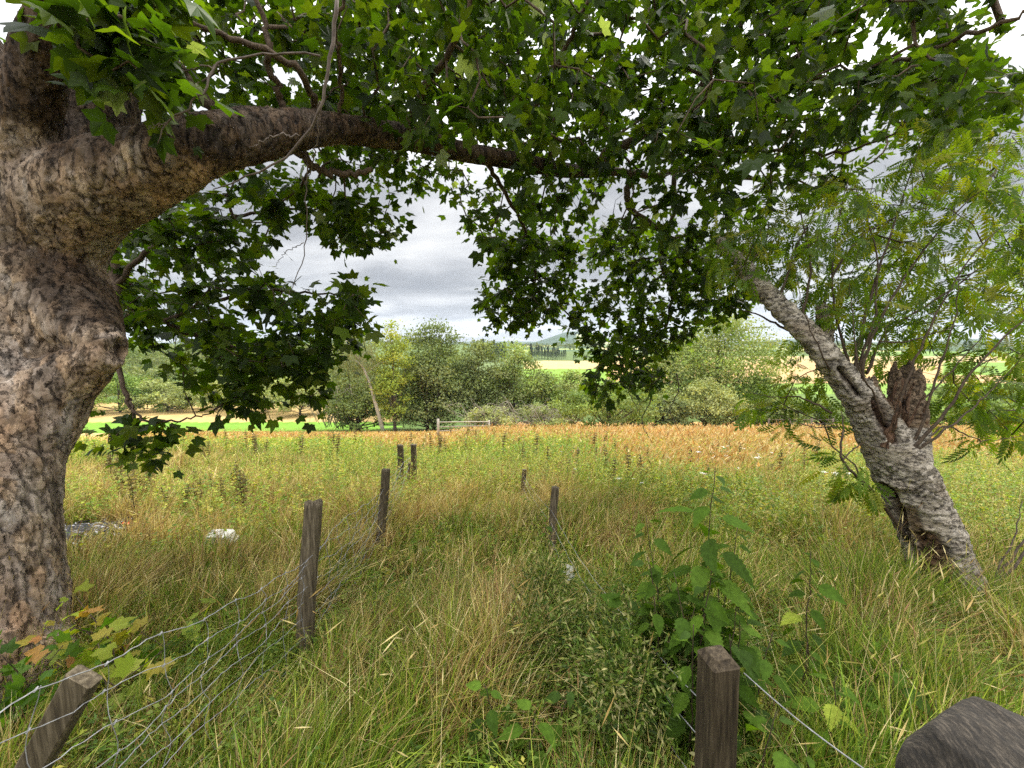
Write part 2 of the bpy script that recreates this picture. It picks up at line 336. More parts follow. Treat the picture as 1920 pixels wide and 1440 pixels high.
# ------------------------------------------------------------------ terrain with its fields
def terrain():
    A = np.linspace(R(-74), R(74), 620)
    rr = np.concatenate([np.linspace(0.3, 12, 60), np.geomspace(12.2, 5450, 500)])
    aa, r2 = np.meshgrid(A, rr)
    X = np.sin(aa) * r2; Y = np.cos(aa) * r2
    Z = gh(X, Y)
    n, m = X.shape
    u = X / np.maximum(Y, .5)
    c = np.zeros((n, m, 3)); nz = fbm(X * .6, Y * .6, 1)
    nn = fbm(u * 30, np.log(np.maximum(r2, 1)) * 30, 21)
    def put(mask, col, var=.12):
        k = (1 + var * (nn - .5) * 2)[..., None]
        c[mask] = (np.array(col) * k)[mask]
    put(Y > -99, (.10, .08, .035), .5)                                   # soil and thatch under the near grass
    put((Y > 15) | ((u > .2) & (Y > 9)), (.42, .24, .09), .15)
    left = (u < -.02) & (Y > 30)
    put(left & (Y > 30), (.46, .31, .14), .15)
    put(left & (Y > 40) & (Y < 66), (.13, .25, .03), .12)
    put(left & (Y >= 66), (.38, .27, .11), .2)
    put((u > -.30 + (nn - .5) * .16) & (u < -.02) & (Y > 40) & (Y < 92), (.075, .12, .03), .3)
    put((u < -.02) & (Y > 92), (.12, .16, .06), .3)
    put((Y > 66) & (u >= -.02), (.09, .13, .04), .3)
    put((Y > 66) & (u < -.10) & (Y > 92), (.10, .14, .05), .4)
    mid = (u > .03) & (u < .24)
    put(mid & (Y > 150) & (Y < 212), (.15, .25, .035), .12)
    put(mid & (Y > 212) & (Y < 275), (.42, .32, .14), .12)
    rt = u >= .24
    put(rt & (Y > 66) & (Y < 118), (.10, .15, .04), .3)
    put(rt & (Y > 118) & (Y < 150), (.15, .24, .04), .12)
    put(rt & (Y > 150) & (Y < 260), (.40, .26, .12), .12)
    put((u > 1.08) & (Y > 180) & (Y < 260), (.14, .23, .04), .12)
    put((u > .24) & (Y > 260) & (Y < 330), (.36, .27, .13), .12)
    put((u > .85) & (Y > 330) & (Y < 420), (.14, .22, .05), .12)
    farm = Y > 420
    cell = hash2(np.floor(u * 9), np.floor(np.log(np.maximum(r2, 1)) * 5), 5)
    put(farm, (.06, .10, .045), .3)
    put(farm & (cell > .55) & (Y < 1500), (.26, .30, .10), .1)
    put(farm & (cell > .8) & (Y < 1500), (.42, .36, .18), .1)
    put((Y > 1200), (.045, .075, .04), .35)
    put((Y > 1250) & (Y < 1700) & (u > .16) & (u < .26), (.30, .32, .16), .1)
    hed = (np.abs(np.mod(np.log(np.maximum(r2, 1)) * 5, 1)) < .06) & farm & (Y < 1500)
    put(hed, (.03, .05, .02), .2)
    c = c * (.82 + .36 * nz)[..., None]
    i = np.arange(n - 1)[:, None] * m; j = np.arange(m - 1)[None]
    q = np.stack([i + j, i + m + j, i + m + j + 1, i + j + 1], -1).reshape(-1, 4)
    mt, t, o = mat_new('ground_earth')
    p = N(t, 'ShaderNodeBsdfPrincipled'); p.inputs['Roughness'].default_value = .95; p.inputs['Specular IOR Level'].default_value = .1
    tcn = N(t, 'ShaderNodeTexCoord'); nzn = N(t, 'ShaderNodeTexNoise'); nzn.inputs['Scale'].default_value = 1.4; nzn.inputs['Detail'].default_value = 9; nzn.inputs['Roughness'].default_value = .75
    t.links.new(tcn.outputs['Object'], nzn.inputs['Vector'])
    t.links.new(mix(t, 1.0, col_node(t), ramp(t, nzn.outputs[0], [(.3, .72), (.7, 1.25)]), 'MULTIPLY'), p.inputs['Base Color'])
    b = N(t, 'ShaderNodeBump'); b.inputs['Strength'].default_value = .6; b.inputs['Distance'].default_value = .1
    t.links.new(nzn.outputs[0], b.inputs['Height']); t.links.new(b.outputs[0], p.inputs['Normal'])
    t.links.new(p.outputs[0], o.inputs[0])
    ob = mesh_np('ground', np.stack([X, Y, Z], -1).reshape(-1, 3), None, q, mt, None, c.reshape(-1, 3), True)
    tag(ob, kind='structure')
    # the piece of ground behind and beside the camera
    mb = MB(); G = np.linspace(-60, 60, 121); gx, gy = np.meshgrid(G, np.linspace(-60, 60, 121))
    k = 121; i = np.arange(k - 1)[:, None] * k; j = np.arange(k - 1)[None]
    q = np.stack([i + j, i + j + 1, i + k + j + 1, i + k + j], -1).reshape(-1, 4)
    cc = (gx[:-1, :-1] + gx[1:, 1:]) / 2, (gy[:-1, :-1] + gy[1:, 1:]) / 2
    outside = (cc[1] < np.abs(cc[0]) * math.tan(R(16)) + .2).ravel()
    mb.add(np.stack([gx, gy, gh(gx, gy) - .03], -1).reshape(-1, 3), None, q[outside], (.1, .09, .04))
    tag(mb.build('ground', mt, None, True), kind='structure')
terrain()

# ------------------------------------------------------------------ organic wood: tubes fused by a voxel remesh, then displaced
def fuse(mb, voxel, sm_iter=4):
    o = mb.build('temp_fuse', None)
    r = o.modifiers.new('r', 'REMESH'); r.mode = 'VOXEL'; r.voxel_size = voxel
    s = o.modifiers.new('s', 'SMOOTH'); s.factor = .5; s.iterations = sm_iter
    dg = bpy.context.evaluated_depsgraph_get(); dg.update()
    me = o.evaluated_get(dg).to_mesh()
    n = len(me.vertices); co = np.empty(n * 3, np.float32); me.vertices.foreach_get('co', co)
    no = np.empty(n * 3, np.float32); me.vertices.foreach_get('normal', no)
    q = np.array([tuple(p.vertices) for p in me.polygons if len(p.vertices) == 4], np.int32)
    o.evaluated_get(dg).to_mesh_clear(); me0 = o.data
    bpy.data.objects.remove(o); bpy.data.meshes.remove(me0)
    return co.reshape(-1, 3).astype(float), no.reshape(-1, 3).astype(float), q
def n3(co, s, seed=0):
    return np.array([mnoise.noise(Vector((p[0] * s + seed, p[1] * s, p[2] * s))) for p in co])
def nvec(co, sx, sy, sz, seed=0):
    return np.array([mnoise.noise(Vector((p[0] * sx + seed, p[1] * sy, p[2] * sz))) for p in co])

from mathutils.kdtree import KDTree
def plates(co, no, n, metric, seed, wob=.03):
    """cells over the bark: returns distance to the cell edge and a random value per cell"""
    r_ = np.random.default_rng(seed); W = co.copy()
    for a in range(3): W[:, a] += nvec(co, 7, 7, 7, seed + a * 17.) * wob + nvec(co, 25, 25, 25, seed + a * 11.) * wob * .35
    W = W * metric; pts = W[r_.choice(len(co), n, replace=False)]; kd = KDTree(n)
    for i, q_ in enumerate(pts): kd.insert(q_, i)
    kd.balance(); d1 = np.empty(len(co)); d2 = np.empty(len(co)); ci = np.empty(len(co), int)
    for i, q_ in enumerate(W):
        f = kd.find_n(q_, 2); d1[i] = f[0][2]; d2[i] = f[1][2]; ci[i] = f[0][1]
    return d2 - d1, r_.random(n)[ci], r_.random(n)[ci]
# growth of twigs from limbs out to the leaf clusters
def grow(skel, skel_r, anchors, wiggle=.12, rmin=.0022, grow_r=.0022, droop=0.0, seglen=.22):
    """each anchor is joined to the nearest wood already grown; returns tubes (paths, radii) and the direction at each anchor"""
    skel = np.asarray(skel, float)
    d0 = np.min(np.linalg.norm(anchors[:, None] - skel[None], axis=2), axis=1); order = np.argsort(d0)
    nodes = list(skel); par = [-1] * len(skel); base = len(skel); buf = np.zeros((len(skel) + len(anchors) * 6 + 10, 3)); buf[:base] = skel; cnt = base
    amap = {}
    for ai in order:
        a = anchors[ai]; d = np.linalg.norm(buf[:cnt] - a, axis=1); k = int(np.argmin(d + 0)); p = buf[k].copy(); L = d[k]
        m = int(min(5, max(1, round(L / seglen)))); prev = k
        off = rng.normal(0, wiggle * L, 3)
        for s in range(1, m + 1):
            f = s / m; q = p + (a - p) * f + off * math.sin(math.pi * f) * .7 + np.array([0, 0, droop * L * math.sin(math.pi * f)])
            if s == m: q = a
            buf[cnt] = q; par.append(prev); prev = cnt; cnt += 1
        amap[ai] = cnt - 1
    wgt = np.zeros(cnt)
    for i in amap.values(): wgt[i] += 1
    par = np.array(par)
    for i in range(cnt - 1, base - 1, -1):
        wgt[par[i]] += wgt[i]
    rad = rmin + grow_r * np.sqrt(np.maximum(wgt - 1, 0))
    kids = {}
    for i in range(base, cnt): kids.setdefault(par[i], []).append(i)
    paths = []
    stack = [(k, c) for k in kids if k < base for c in kids[k]]
    while stack:
        s, c = stack.pop(); P = [buf[s]]; Rr = [rad[c] * 1.15]
        while True:
            P.append(buf[c]); Rr.append(rad[c]); ks = kids.get(c, [])
            if not ks: break
            ks = sorted(ks, key=lambda z: -wgt[z])
            for o_ in ks[1:]: stack.append((c, o_))
            c = ks[0]
        paths.append((np.array(P), np.array(Rr)))
    dirs = np.zeros((len(anchors), 3))
    for ai, nd in amap.items(): dirs[ai] = buf[nd] - buf[par[nd]]
    return paths, unit(dirs)
def inpoly(px, py, poly):
    poly = np.array(poly, float); x, y = poly[:, 0], poly[:, 1]; r = np.zeros(len(px), bool); j = len(poly) - 1
    for i in range(len(poly)):
        c = ((y[i] > py) != (y[j] > py)) & (px < (x[j] - x[i]) * (py - y[i]) / (y[j] - y[i] + 1e-9) + x[i]); r ^= c; j = i
    return r
def sample(poly, n, t0, t1, power=1.0, holes=()):
    poly = np.array(poly, float); lo = poly.min(0); hi = poly.max(0); out = np.zeros((0, 2))
    while len(out) < n:
        p = rng.uniform(lo, hi, (n * 3, 2)); k = inpoly(p[:, 0], p[:, 1], poly)
        for h in holes: k &= ~inpoly(p[:, 0], p[:, 1], h)
        out = np.concatenate([out, p[k]])
    out = out[:n]; t = t0 + (t1 - t0) * rng.random(n) ** power
    return at(out[:, 0], out[:, 1], t)

# ------------------------------------------------------------------ leaf templates
def palmate():
    half = [(-78, .20), (-62, .40), (-40, .44), (-24, .66), (-14, .60), (-4, .58), (10, .66), (22, .80), (33, .98), (42, .80), (50, .72), (58, .60), (66, .66), (73, .78), (81, .90), (90, 1.12)]
    a = [(x, r) for x, r in half] + [(180 - x, r) for x, r in half[-2::-1]]
    v = [(0, .28, 0)]
    for ang, r in a:
        x, y = r * math.cos(R(ang)), .28 + r * math.sin(R(ang)) * (1.0 if ang > 0 else .8)
        z = -.16 * (x * x) - .10 * max(0, y - .6) ** 2 + .05 * abs(x)
        v.append((x, y, z))
    n = len(a); t = [(0, i, i + 1) for i in range(1, n)] + [(0, n, 1)]
    v += [(-.012, 0, 0), (.012, 0, 0), (0, -.75, .12)]; t += [(n + 1, n + 2, n + 3)]
    return np.array(v), np.array(t)
SYC_V, SYC_T = palmate()
def pinnate(pairs=6):
    v = [(-.008, 0, 0), (.008, 0, 0), (0, 1.0, -.10)]; t = [(0, 1, 2)]
    def leaflet(bx, by, ang, L, wd, z):
        d = np.array([math.cos(ang), math.sin(ang)]); s = np.array([-d[1], d[0]]); b = np.array([bx, by]); i = len(v)
        for f, wv in ((0, 0), (.35, wd), (.75, wd * .75), (1, 0), (.75, -wd * .75), (.35, -wd)):
            p = b + d * L * f + s * wv; v.append((p[0], p[1], z - .10 * f * f))
        t.extend([(i, i + 1, i + 5), (i + 1, i + 2, i + 5), (i + 2, i + 4, i + 5), (i + 2, i + 3, i + 4)])
    for k in range(pairs):
        y = .22 + .70 * k / (pairs - 1)
        for s in (1, -1): leaflet(0, y, R(90 - s * (62 - k * 2)), .34 - .03 * abs(k - 2.5), .058, -.10 * y * y)
    leaflet(0, 1, R(90), .30, .055, -.1)
    return np.array(v), np.array(t)
ROW_V, ROW_T = pinnate()
def serrate():
    """ovate toothed nettle leaf, drooping at the tip"""
    v = []; t = []; K = 17
    for i in range(K):
        f = i / (K - 1); wd = .30 * math.sin(math.pi * min(1, f ** .62)) * (1.10 if i % 2 else .86); z = -.34 * f * f
        v += [(0, f, z), (-wd, f + (.02 if i % 2 else 0), z + .10 * wd - .0), (wd, f + (.02 if i % 2 else 0), z + .10 * wd)]
    for i in range(K - 1):
        a = i * 3; b = a + 3
        t += [(a, b, b + 1), (a, b + 1, a + 1), (a, a + 2, b + 2), (a, b + 2, b)]
    n = len(v); v += [(-.02, 0, 0), (.02, 0, 0), (0, -.35, -.02)]; t.append((n, n + 1, n + 2))
    return np.array(v), np.array(t)
NET_V, NET_T = serrate()
LEAF4_V = np.array([(0, 0, 0), (-.32, .5, .06), (.32, .5, .06), (0, 1, -.08)]); LEAF4_T = np.array([(0, 2, 1), (1, 2, 3)])
LANCE_V = np.array([(0, 0, 0), (-.14, .45, .03), (.14, .45, .03), (0, 1, -.15)]); LANCE_T = LEAF4_T

def leafy(mb, tv, tt, anchors, dirs, per, spread, size, pal, flat=.55, back=.5, zup=(0, 0, 1.)):
    n = len(anchors) * per
    c = np.repeat(anchors, per, 0); d = np.repeat(dirs, per, 0)
    out = unit(rnd(n) + d * .8 + np.array([0, 0, -.25]))
    pos = c + out * np.abs(rng.normal(0, spread, n))[:, None] - d * (rng.random(n) * back * spread * 2)[:, None]
    z = unit(np.array(zup) + rnd(n, flat)); y = unit(out + np.array([0, 0, -.35]) + rnd(n, .3))
    s = size * np.clip(rng.normal(1, .30, n), .4, 1.6)
    pal = np.array(pal); k = rng.integers(0, len(pal), n); col = pal[k] * rng.uniform(.75, 1.25, (n, 1)); om = orient(y, z, s); g = rng.integers(0, 5, n)
    for i in range(5):                       # five differently curled and skewed leaves of the kind
        v = tv.copy(); v[:, 0] *= (1, .88, 1.1, .95, .8)[i]; v[:, 0] += (0, .10, -.10, .05, -.04)[i] * v[:, 1]; v[:, 2] = v[:, 2] * (1, 1.8, .3, 2.6, 1.2)[i] + (0, -.12, .05, -.3, .1)[i] * v[:, 1] ** 2 + (0, .12, -.1, .05, -.35)[i] * np.abs(v[:, 0])
        m = g == i; inst(mb, v, tt, pos[m], om[m], col[m])

# ------------------------------------------------------------------ the sycamore on the left
syc = empty('sycamore_tree', tuple(at(-42, 1300, 2.33)))
tag(syc, 'huge old sycamore tree with flaking brown bark, its long limb arching over the whole meadow', 'tree')
def add_to(o, parent):
    o.parent = parent; o.matrix_parent_inverse = parent.matrix_basis.inverted() if False else Matrix.Translation(-Vector(parent.location))
    return o
def near_k(px, py=0): return .79 + .21 * float(smooth(330, 760, px)) - .17 * float(smooth(520, 1000, py))
def aw(px, py, t): return at(px, py, t * near_k(px, py))
def spk(pts, n, rad, pxs):
    return spline(pts, n, [r_ * near_k(p_) for r_, p_ in zip(rad, pxs)])
tb = MB()
_tr = [(-45, 1560, 3.72, .84), (-40, 1300, 3.75, .66), (-42, 1060, 3.72, .55), (-38, 900, 3.68, .52), (10, 760, 3.66, .50), (50, 640, 3.66, .54), (45, 540, 3.62, .51), (55, 430, 3.6, .54), (70, 330, 3.55, .50)]
P, r = spline([aw(a_, b_, c_) for a_, b_, c_, d_ in _tr], 70, [d_ * near_k(a_, b_) for a_, b_, c_, d_ in _tr])
tube(tb, P, r, 28)
P, r = spk([aw(60, 470, 3.62), aw(150, 370, 3.5), aw(255, 325, 3.4), aw(340, 290, 3.35), aw(430, 262, 3.35), aw(540, 244, 3.45), aw(640, 243, 3.7), aw(760, 258, 4.05), aw(870, 285, 4.45), aw(960, 300, 4.8), aw(1050, 318, 5.25), aw(1110, 322, 5.6)], 90,
              [.46, .39, .325, .265, .215, .17, .135, .118, .105, .10, .095, .085], [60, 150, 255, 340, 430, 540, 640, 760, 870, 960, 1050, 1110])
limb_sk = P.copy(); tube(tb, P, r, 24)
P, r = spk([aw(40, 400, 3.5), aw(52, 250, 3.25), aw(75, 130, 3.1), aw(110, 0, 3.0), aw(150, -160, 3.0), aw(230, -420, 3.3)], 40, [.30, .20, .175, .17, .14, .07], [40, 52, 75, 110, 150, 230])
up1 = P.copy(); tube(tb, P, r, 20)
P, r = spk([aw(110, 360, 3.7), aw(165, 220, 3.9), aw(205, 120, 4.1), aw(250, -40, 4.3), aw(300, -260, 4.6)], 40, [.42, .36, .30, .26, .12], [110, 165, 205, 250, 300])
up2 = P.copy(); tube(tb, P, r, 20)
P, r = spk([aw(60, 330, 3.6), aw(-20, 150, 3.6), aw(-160, -60, 3.7), aw(-260, -250, 3.9)], 30, [.3, .26, .2, .1], [60, -20, -160, -260])
up3 = P.copy(); tube(tb, P, r, 16)
# collar of the old branch wound on the right of the trunk
for pts_, rr_ in (([(40, 470, 3.6), (110, 560, 3.55), (170, 625, 3.46), (212, 655, 3.38)], [.50, .38, .23, .11]), ([(-10, 860, 3.7), (75, 750, 3.6), (155, 690, 3.48), (210, 662, 3.38)], [.44, .35, .20, .11])):
    P, r = spline([aw(*p_) for p_ in pts_], 18, [x_ * near_k(0, p_[1]) for x_, p_ in zip(rr_, pts_)]); tube(tb, P, r, 22)
# root flares
for (a, b, rr) in ((aw(20, 1230, 3.6), aw(130, 1400, 3.45), .17), (aw(80, 1200, 3.8), aw(190, 1300, 3.95), .15), (aw(-40, 1200, 3.4), aw(-20, 1600, 3.0), .17)):
    P, r = spline([a, (a + b) / 2 + np.array([0, 0, -.10]), b], 14, [rr * .9, rr * .7, rr * .3]); tube(tb, P, r, 12)
co, no, q = fuse(tb, .0115, 8)
big = n3(co, 2.0, 3.) * .020 + nvec(co, 8, 8, 1.8, 9.) * .020
rid = 1 - np.abs(nvec(co, 11, 11, 5, 4.)) * 2.2
pl = nvec(co, 19, 19, 8, 14.)
lump = np.where(pl > .02, .006, -.004) + nvec(co, 42, 42, 22, 3.) * .004 + np.minimum(rid, 1) * -.008
fade = np.clip((7.5 - np.linalg.norm(co - CAM, axis=1)) / 5.5, .15, 1) * np.where(co[:, 0] > -.9, .35, 1)
co2 = co + no * ((big * fade) + lump * fade)[:, None]
e1, h1, c1 = plates(co, no, 3600, np.array([1, 1, .36]), 5); e2, h2, c2 = plates(co, no, 12000, np.array([1, 1, .5]), 6, .02)
fn = nvec(co, 10, 10, 1.7, 61.); fm = nvec(co, 3, 3, 2, 44.); fis = smooth(.055, .01, np.abs(fn)) * smooth(-.15, .1, fm); fn2 = nvec(co, 19, 19, 4.5, 81.); fis = np.maximum(fis, .7 * smooth(.05, .01, np.abs(fn2)) * smooth(.1, -.1, fm))
co2 += no * ((np.where(e1 < .008, -.008 * (1 - e1 / .008), .0) * (h2 > .2) + (h1 - .5) * .008 + np.where(e2 < .004, -.003, 0) + (h2 - .5) * .004 - .016 * fis) * fade)[:, None]
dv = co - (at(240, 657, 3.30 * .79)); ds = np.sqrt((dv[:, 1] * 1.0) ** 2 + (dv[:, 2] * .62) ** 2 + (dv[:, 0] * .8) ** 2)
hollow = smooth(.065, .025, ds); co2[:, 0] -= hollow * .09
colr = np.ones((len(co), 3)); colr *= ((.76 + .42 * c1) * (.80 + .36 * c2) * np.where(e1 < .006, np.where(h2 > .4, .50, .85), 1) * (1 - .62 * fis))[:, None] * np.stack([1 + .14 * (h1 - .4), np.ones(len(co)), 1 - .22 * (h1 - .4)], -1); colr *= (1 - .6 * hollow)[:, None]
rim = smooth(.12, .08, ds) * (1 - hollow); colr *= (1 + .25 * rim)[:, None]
bark_shade = smooth(.1, .6, nvec(co, 1.6, 1.6, 1.6, 31.) * 1.3 + (co[:, 2] - 2.25) * 1.0 - no[:, 2] * -.35)      # upper limbs coloured darker: painted-in shade plus naturally dark bark
colr *= np.array([1, .9, .8]) ** bark_shade[:, None] * (1 - .72 * bark_shade)[:, None]
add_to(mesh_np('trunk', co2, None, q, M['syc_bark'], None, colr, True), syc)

# secondary limbs (own tubes), all kept as growth points for the twigs
lb = MB(); skel = [limb_sk[40:], up1[14:], up2[12:], up3[8:]]
def limb(pts, rad, n=26, k=10, mb=None, sk=None, nz=.012):
    P, r = spline([at(*p) for p in pts], n, rad)
    P[1:-1] += rng.normal(0, nz, (n - 2, 3)); tube(mb if mb is not None else lb, P, r, k); (sk if sk is not None else skel).append(P); return P
limb([(1105, 322, 5.58), (1150, 285, 5.6), (1210, 250, 5.55), (1290, 195, 5.3), (1350, 110, 5.0), (1400, 20, 4.8), (1450, -90, 4.7)], [.085, .075, .065, .055, .045, .038, .028])
limb([(1080, 320, 5.4), (1150, 322, 5.8), (1230, 328, 6.2), (1290, 318, 6.5), (1390, 335, 6.6), (1480, 345, 6.5)], [.08, .06, .05, .045, .03, .02])
limb([(1290, 195, 5.3), (1350, 165, 5.0), (1430, 150, 4.7), (1520, 148, 4.4), (1600, 152, 4.2), (1690, 150, 4.0)], [.04, .032, .028, .024, .02, .012])
limb([(1430, 150, 4.7), (1560, 60, 4.3), (1680, -40, 4.0)], [.03, .024, .014])
limb([(1560, 150, 4.3), (1690, 115, 3.8), (1790, 75, 3.4), (1900, 35, 3.1), (2000, -10, 3.0)], [.02, .02, .018, .014, .008])
limb([(1240, 270, 5.6), (1330, 290, 5.6), (1430, 280, 5.4), (1560, 290, 5.1), (1680, 250, 4.7)], [.035, .028, .022, .018, .01])
limb([(1265, 325, 6.3), (1262, 400, 6.5), (1240, 480, 6.7), (1260, 560, 6.8), (1235, 640, 6.9), (1170, 700, 7.0)], [.04, .036, .032, .028, .02, .012])
limb([(1180, 335, 5.9), (1180, 390, 6.0), (1240, 430, 6.2), (1300, 500, 6.4), (1350, 560, 6.5)], [.05, .045, .04, .03, .018])
limb([(900, 290, 4.5), (940, 350, 5.0), (985, 430, 5.6), (1000, 500, 6.0), (1010, 560, 6.2)], [.03, .026, .022, .018, .012])
limb([(540, 260, 3.42), (580, 305, 3.5), (630, 327, 3.6), (697, 318, 3.7)], [.045, .034, .03, .024])
limb([(548, 250, 3.3), (528, 185, 3.15), (505, 130, 3.0), (500, 60, 2.9), (470, -40, 2.8)], [.03, .027, .024, .02, .014])
limb([(640, 235, 3.5), (640, 140, 3.2), (632, 40, 2.9), (680, -60, 2.7)], [.016, .015, .013, .01], k=6)
limb([(215, 440, 4.4), (213, 540, 4.2), (214, 615, 4.1), (222, 700, 3.95), (248, 770, 3.9), (256, 850, 3.9)], [.055, .05, .04, .022, .016, .008])
limb([(213, 590, 4.15), (300, 605, 4.3), (400, 640, 4.6), (520, 665, 4.9), (630, 655, 5.2)], [.04, .035, .028, .018, .01])
limb([(214, 540, 4.2), (280, 470, 4.3), (360, 430, 4.4), (470, 400, 4.6), (600, 390, 4.9)], [.03, .026, .022, .018, .01])
limb([(300, 605, 4.3), (420, 560, 4.5), (540, 545, 4.8), (660, 560, 5.2)], [.025, .02, .016, .008])
limb([(232, 735, 3.92), (270, 785, 3.85), (330, 790, 3.9), (400, 770, 4.1)], [.012, .011, .009, .006], k=6)
limb([(430, 240, 3.2), (330, 120, 3.0), (260, 20, 2.8)], [.05, .035, .02])
limb([(760, 250, 4.0), (800, 160, 3.6), (860, 60, 3.2), (900, -60, 3.0)], [.04, .032, .024, .015])
limb([(960, 295, 4.8), (1000, 200, 4.5), (1060, 90, 4.1), (1120, -40, 3.8)], [.04, .032, .024, .014])
limb([(600, 235, 3.5), (560, 130, 3.0), (400, 60, 2.7), (300, 10, 2.5)], [.03, .025, .018, .01])

# leaf masses: (outline in the photo, depth range in metres, clusters)
main = [(150, -160), (150, 60), (285, 185), (360, 205), (560, 215), (585, 300), (600, 325), (650, 345), (700, 358), (745, 365), (780, 350), (815, 350), (835, 395), (880, 440), (930, 470), (915, 505), (900, 545), (895, 585), (930, 605), (985, 615), (1030, 600),
        (1050, 632), (1090, 650), (1085, 690), (1100, 745), (1140, 765), (1170, 735), (1235, 725), (1265, 660), (1330, 615), (1385, 590), (1420, 560), (1410, 480), (1420, 425), (1500, 400), (1560, 420), (1660, 400), (1700, 385), (1600, 335), (1640, 318), (1680, 270), (1770, 265), (1850, 235), (1935, 185), (1960, -160)]
gaps = [[(1072, 452), (1100, 425), (1128, 440), (1118, 500), (1090, 560), (1068, 568), (1062, 500)],
        [(1590, 20), (1700, 10), (1740, 70), (1680, 135), (1600, 120)], [(1800, 60), (1960, 20), (1960, 110), (1850, 130)], [(1760, -60), (1960, -60), (1960, 20), (1800, 40)], [(1480, 190), (1530, 170), (1550, 215), (1500, 230)], [(1650, 215), (1700, 205), (1690, 240), (1655, 240)],
        [(1150, 60), (1220, 40), (1230, 100), (1170, 110)], [(1645, 305), (1705, 270), (1710, 350), (1660, 360)]]
upper = [(x, min(y, 350)) for x, y in main]
masses = []
masses.append(sample([(150, -160), (150, 60), (285, 185), (560, 215), (700, 240), (960, 290), (1110, 300), (1300, 300), (1640, 240), (1850, 215), (1960, 150), (1960, -160)], 830, 2.9, 5.4, 1, gaps))
masses.append(sample([(560, 215), (585, 300), (600, 325), (650, 345), (700, 358), (745, 365), (780, 350), (815, 350), (835, 395), (880, 440), (930, 465), (1060, 470), (1130, 430), (1410, 480), (1430, 400), (1600, 335), (1680, 270), (1900, 200), (1900, -100), (560, -100)], 960, 4.2, 6.8, 1, gaps))
masses.append(sample([(900, 440), (1060, 440), (1072, 500), (1062, 570), (1040, 600), (985, 615), (930, 605), (895, 585), (902, 540), (925, 500), (935, 470)], 125, 5.4, 7.0))
masses.append(sample([(1090, 450), (1130, 430), (1410, 470), (1420, 560), (1385, 590), (1330, 615), (1265, 660), (1235, 722), (1170, 735), (1140, 762), (1100, 745), (1085, 690), (1080, 645), (1055, 620), (1085, 575), (1120, 520)], 330, 5.8, 7.6))
masses.append(sample([(195, 480), (235, 430), (330, 370), (430, 335), (540, 300), (600, 330), (690, 372), (742, 390), (742, 462), (650, 462), (560, 440), (505, 425), (520, 480), (545, 540), (640, 520), (680, 540), (710, 605), (650, 655), (600, 690), (540, 700), (450, 690), (330, 670), (260, 650), (200, 600)], 265, 3.7, 5.4))
masses.append(sample([(330, 640), (610, 640), (630, 680), (560, 760), (500, 770), (400, 760), (330, 700)], 48, 3.9, 5.0))
masses.append(sample([(640, 525), (670, 520), (690, 570), (710, 600), (680, 640), (620, 650)], 16, 4.4, 5.2))
masses.append(sample([(185, 790), (330, 770), (320, 850), (290, 880), (200, 840)], 11, 3.7, 4.0))
masses.append(sample([(560, 690), (610, 700), (600, 760), (570, 770)], 6, 4.2, 4.7))
masses.append(sample([(95, -60), (320, -60), (310, 190), (250, 170), (150, 110), (105, 40)], 60, 1.9, 2.5))
masses.append(sample([(60, -200), (150, -200), (150, 30), (60, 20)], 10, 2.2, 2.6))
masses.append(sample([(-80, 40), (20, 60), (20, 160), (-80, 200)], 10, 4.2, 5.4))
# crown above and around the picture
K = 120
ov = np.stack([rng.uniform(-5.5, 5.5, K), rng.uniform(-1.5, 7.5, K), rng.uniform(4.6, 7.0, K)], -1)
ov = ov[np.hypot(ov[:, 0] + 1, ov[:, 1] - 3) < 6.2]; masses.append(ov)
anch = np.concatenate(masses)
keep = np.linalg.norm(anch - CAM, axis=1) > 1.7
_d = anch - CAM; _f = _d[:, 1] * cp - _d[:, 2] * sp_; _x = 960 + FOC * _d[:, 0] / _f; _y = 720 - FOC * (_d[:, 1] * sp_ + _d[:, 2] * cp) / _f
_ly = np.interp(_x, [360, 540, 640, 760, 870, 960, 1050, 1110], [275, 244, 243, 258, 285, 300, 318, 322]); _lt = np.interp(_x, [360, 540, 760, 1110], [3.0, 3.2, 4.0, 5.6])
keep &= ~((_x > 340) & (_x < 1120) & (np.abs(_y - _ly + 6) < 34) & (_f < _lt + .1) & (rng.random(len(anch)) < .5))      # the old limb stays mostly bare
anch = anch[keep]
paths, dirs = grow(np.concatenate(skel), None, anch, wiggle=.14, rmin=.0028, grow_r=.0026)
for Pp, Rr in paths:
    tube(lb, Pp, np.minimum(Rr, .03), 4 if Rr[0] < .006 else 5, cap=False)
add_to(lb.build('branches', M['limb_bark'], None, True), syc)
db = MB()                                                             # bare dead twigs in front of the limb
def dead(pts, rad, k=5):
    pts = [(x_, y_, t_ * (.86 if x_ < 660 and t_ < 3.2 else 1)) for x_, y_, t_ in pts]
    P, r = spline([at(*p) for p in pts], 22, rad); P[1:-1] += rng.normal(0, .006, (20, 3)); db = MB(); tube(db, P, r, k); add_to(db.build('dead_twig', M['grey_twig'], None, True), syc)
dead([(632, 0, 2.5), (622, 90, 2.55), (600, 200, 2.6), (560, 270, 2.7), (470, 330, 2.7), (400, 355, 2.75)], [.011, .01, .008, .007, .005, .003])
dead([(600, 105, 2.55), (500, 98, 2.5), (410, 123, 2.45), (385, 165, 2.4), (350, 200, 2.4), (312, 230, 2.4), (295, 270, 2.4)], [.006, .006, .006, .0055, .005, .004, .002])
dead([(410, 123, 2.45), (350, 130, 2.45), (290, 140, 2.45)], [.005, .004, .002])
dead([(312, 230, 2.4), (278, 242, 2.4)], [.004, .002]); dead([(560, 255, 2.65), (510, 255, 2.6), (470, 280, 2.6)], [.006, .005, .002])
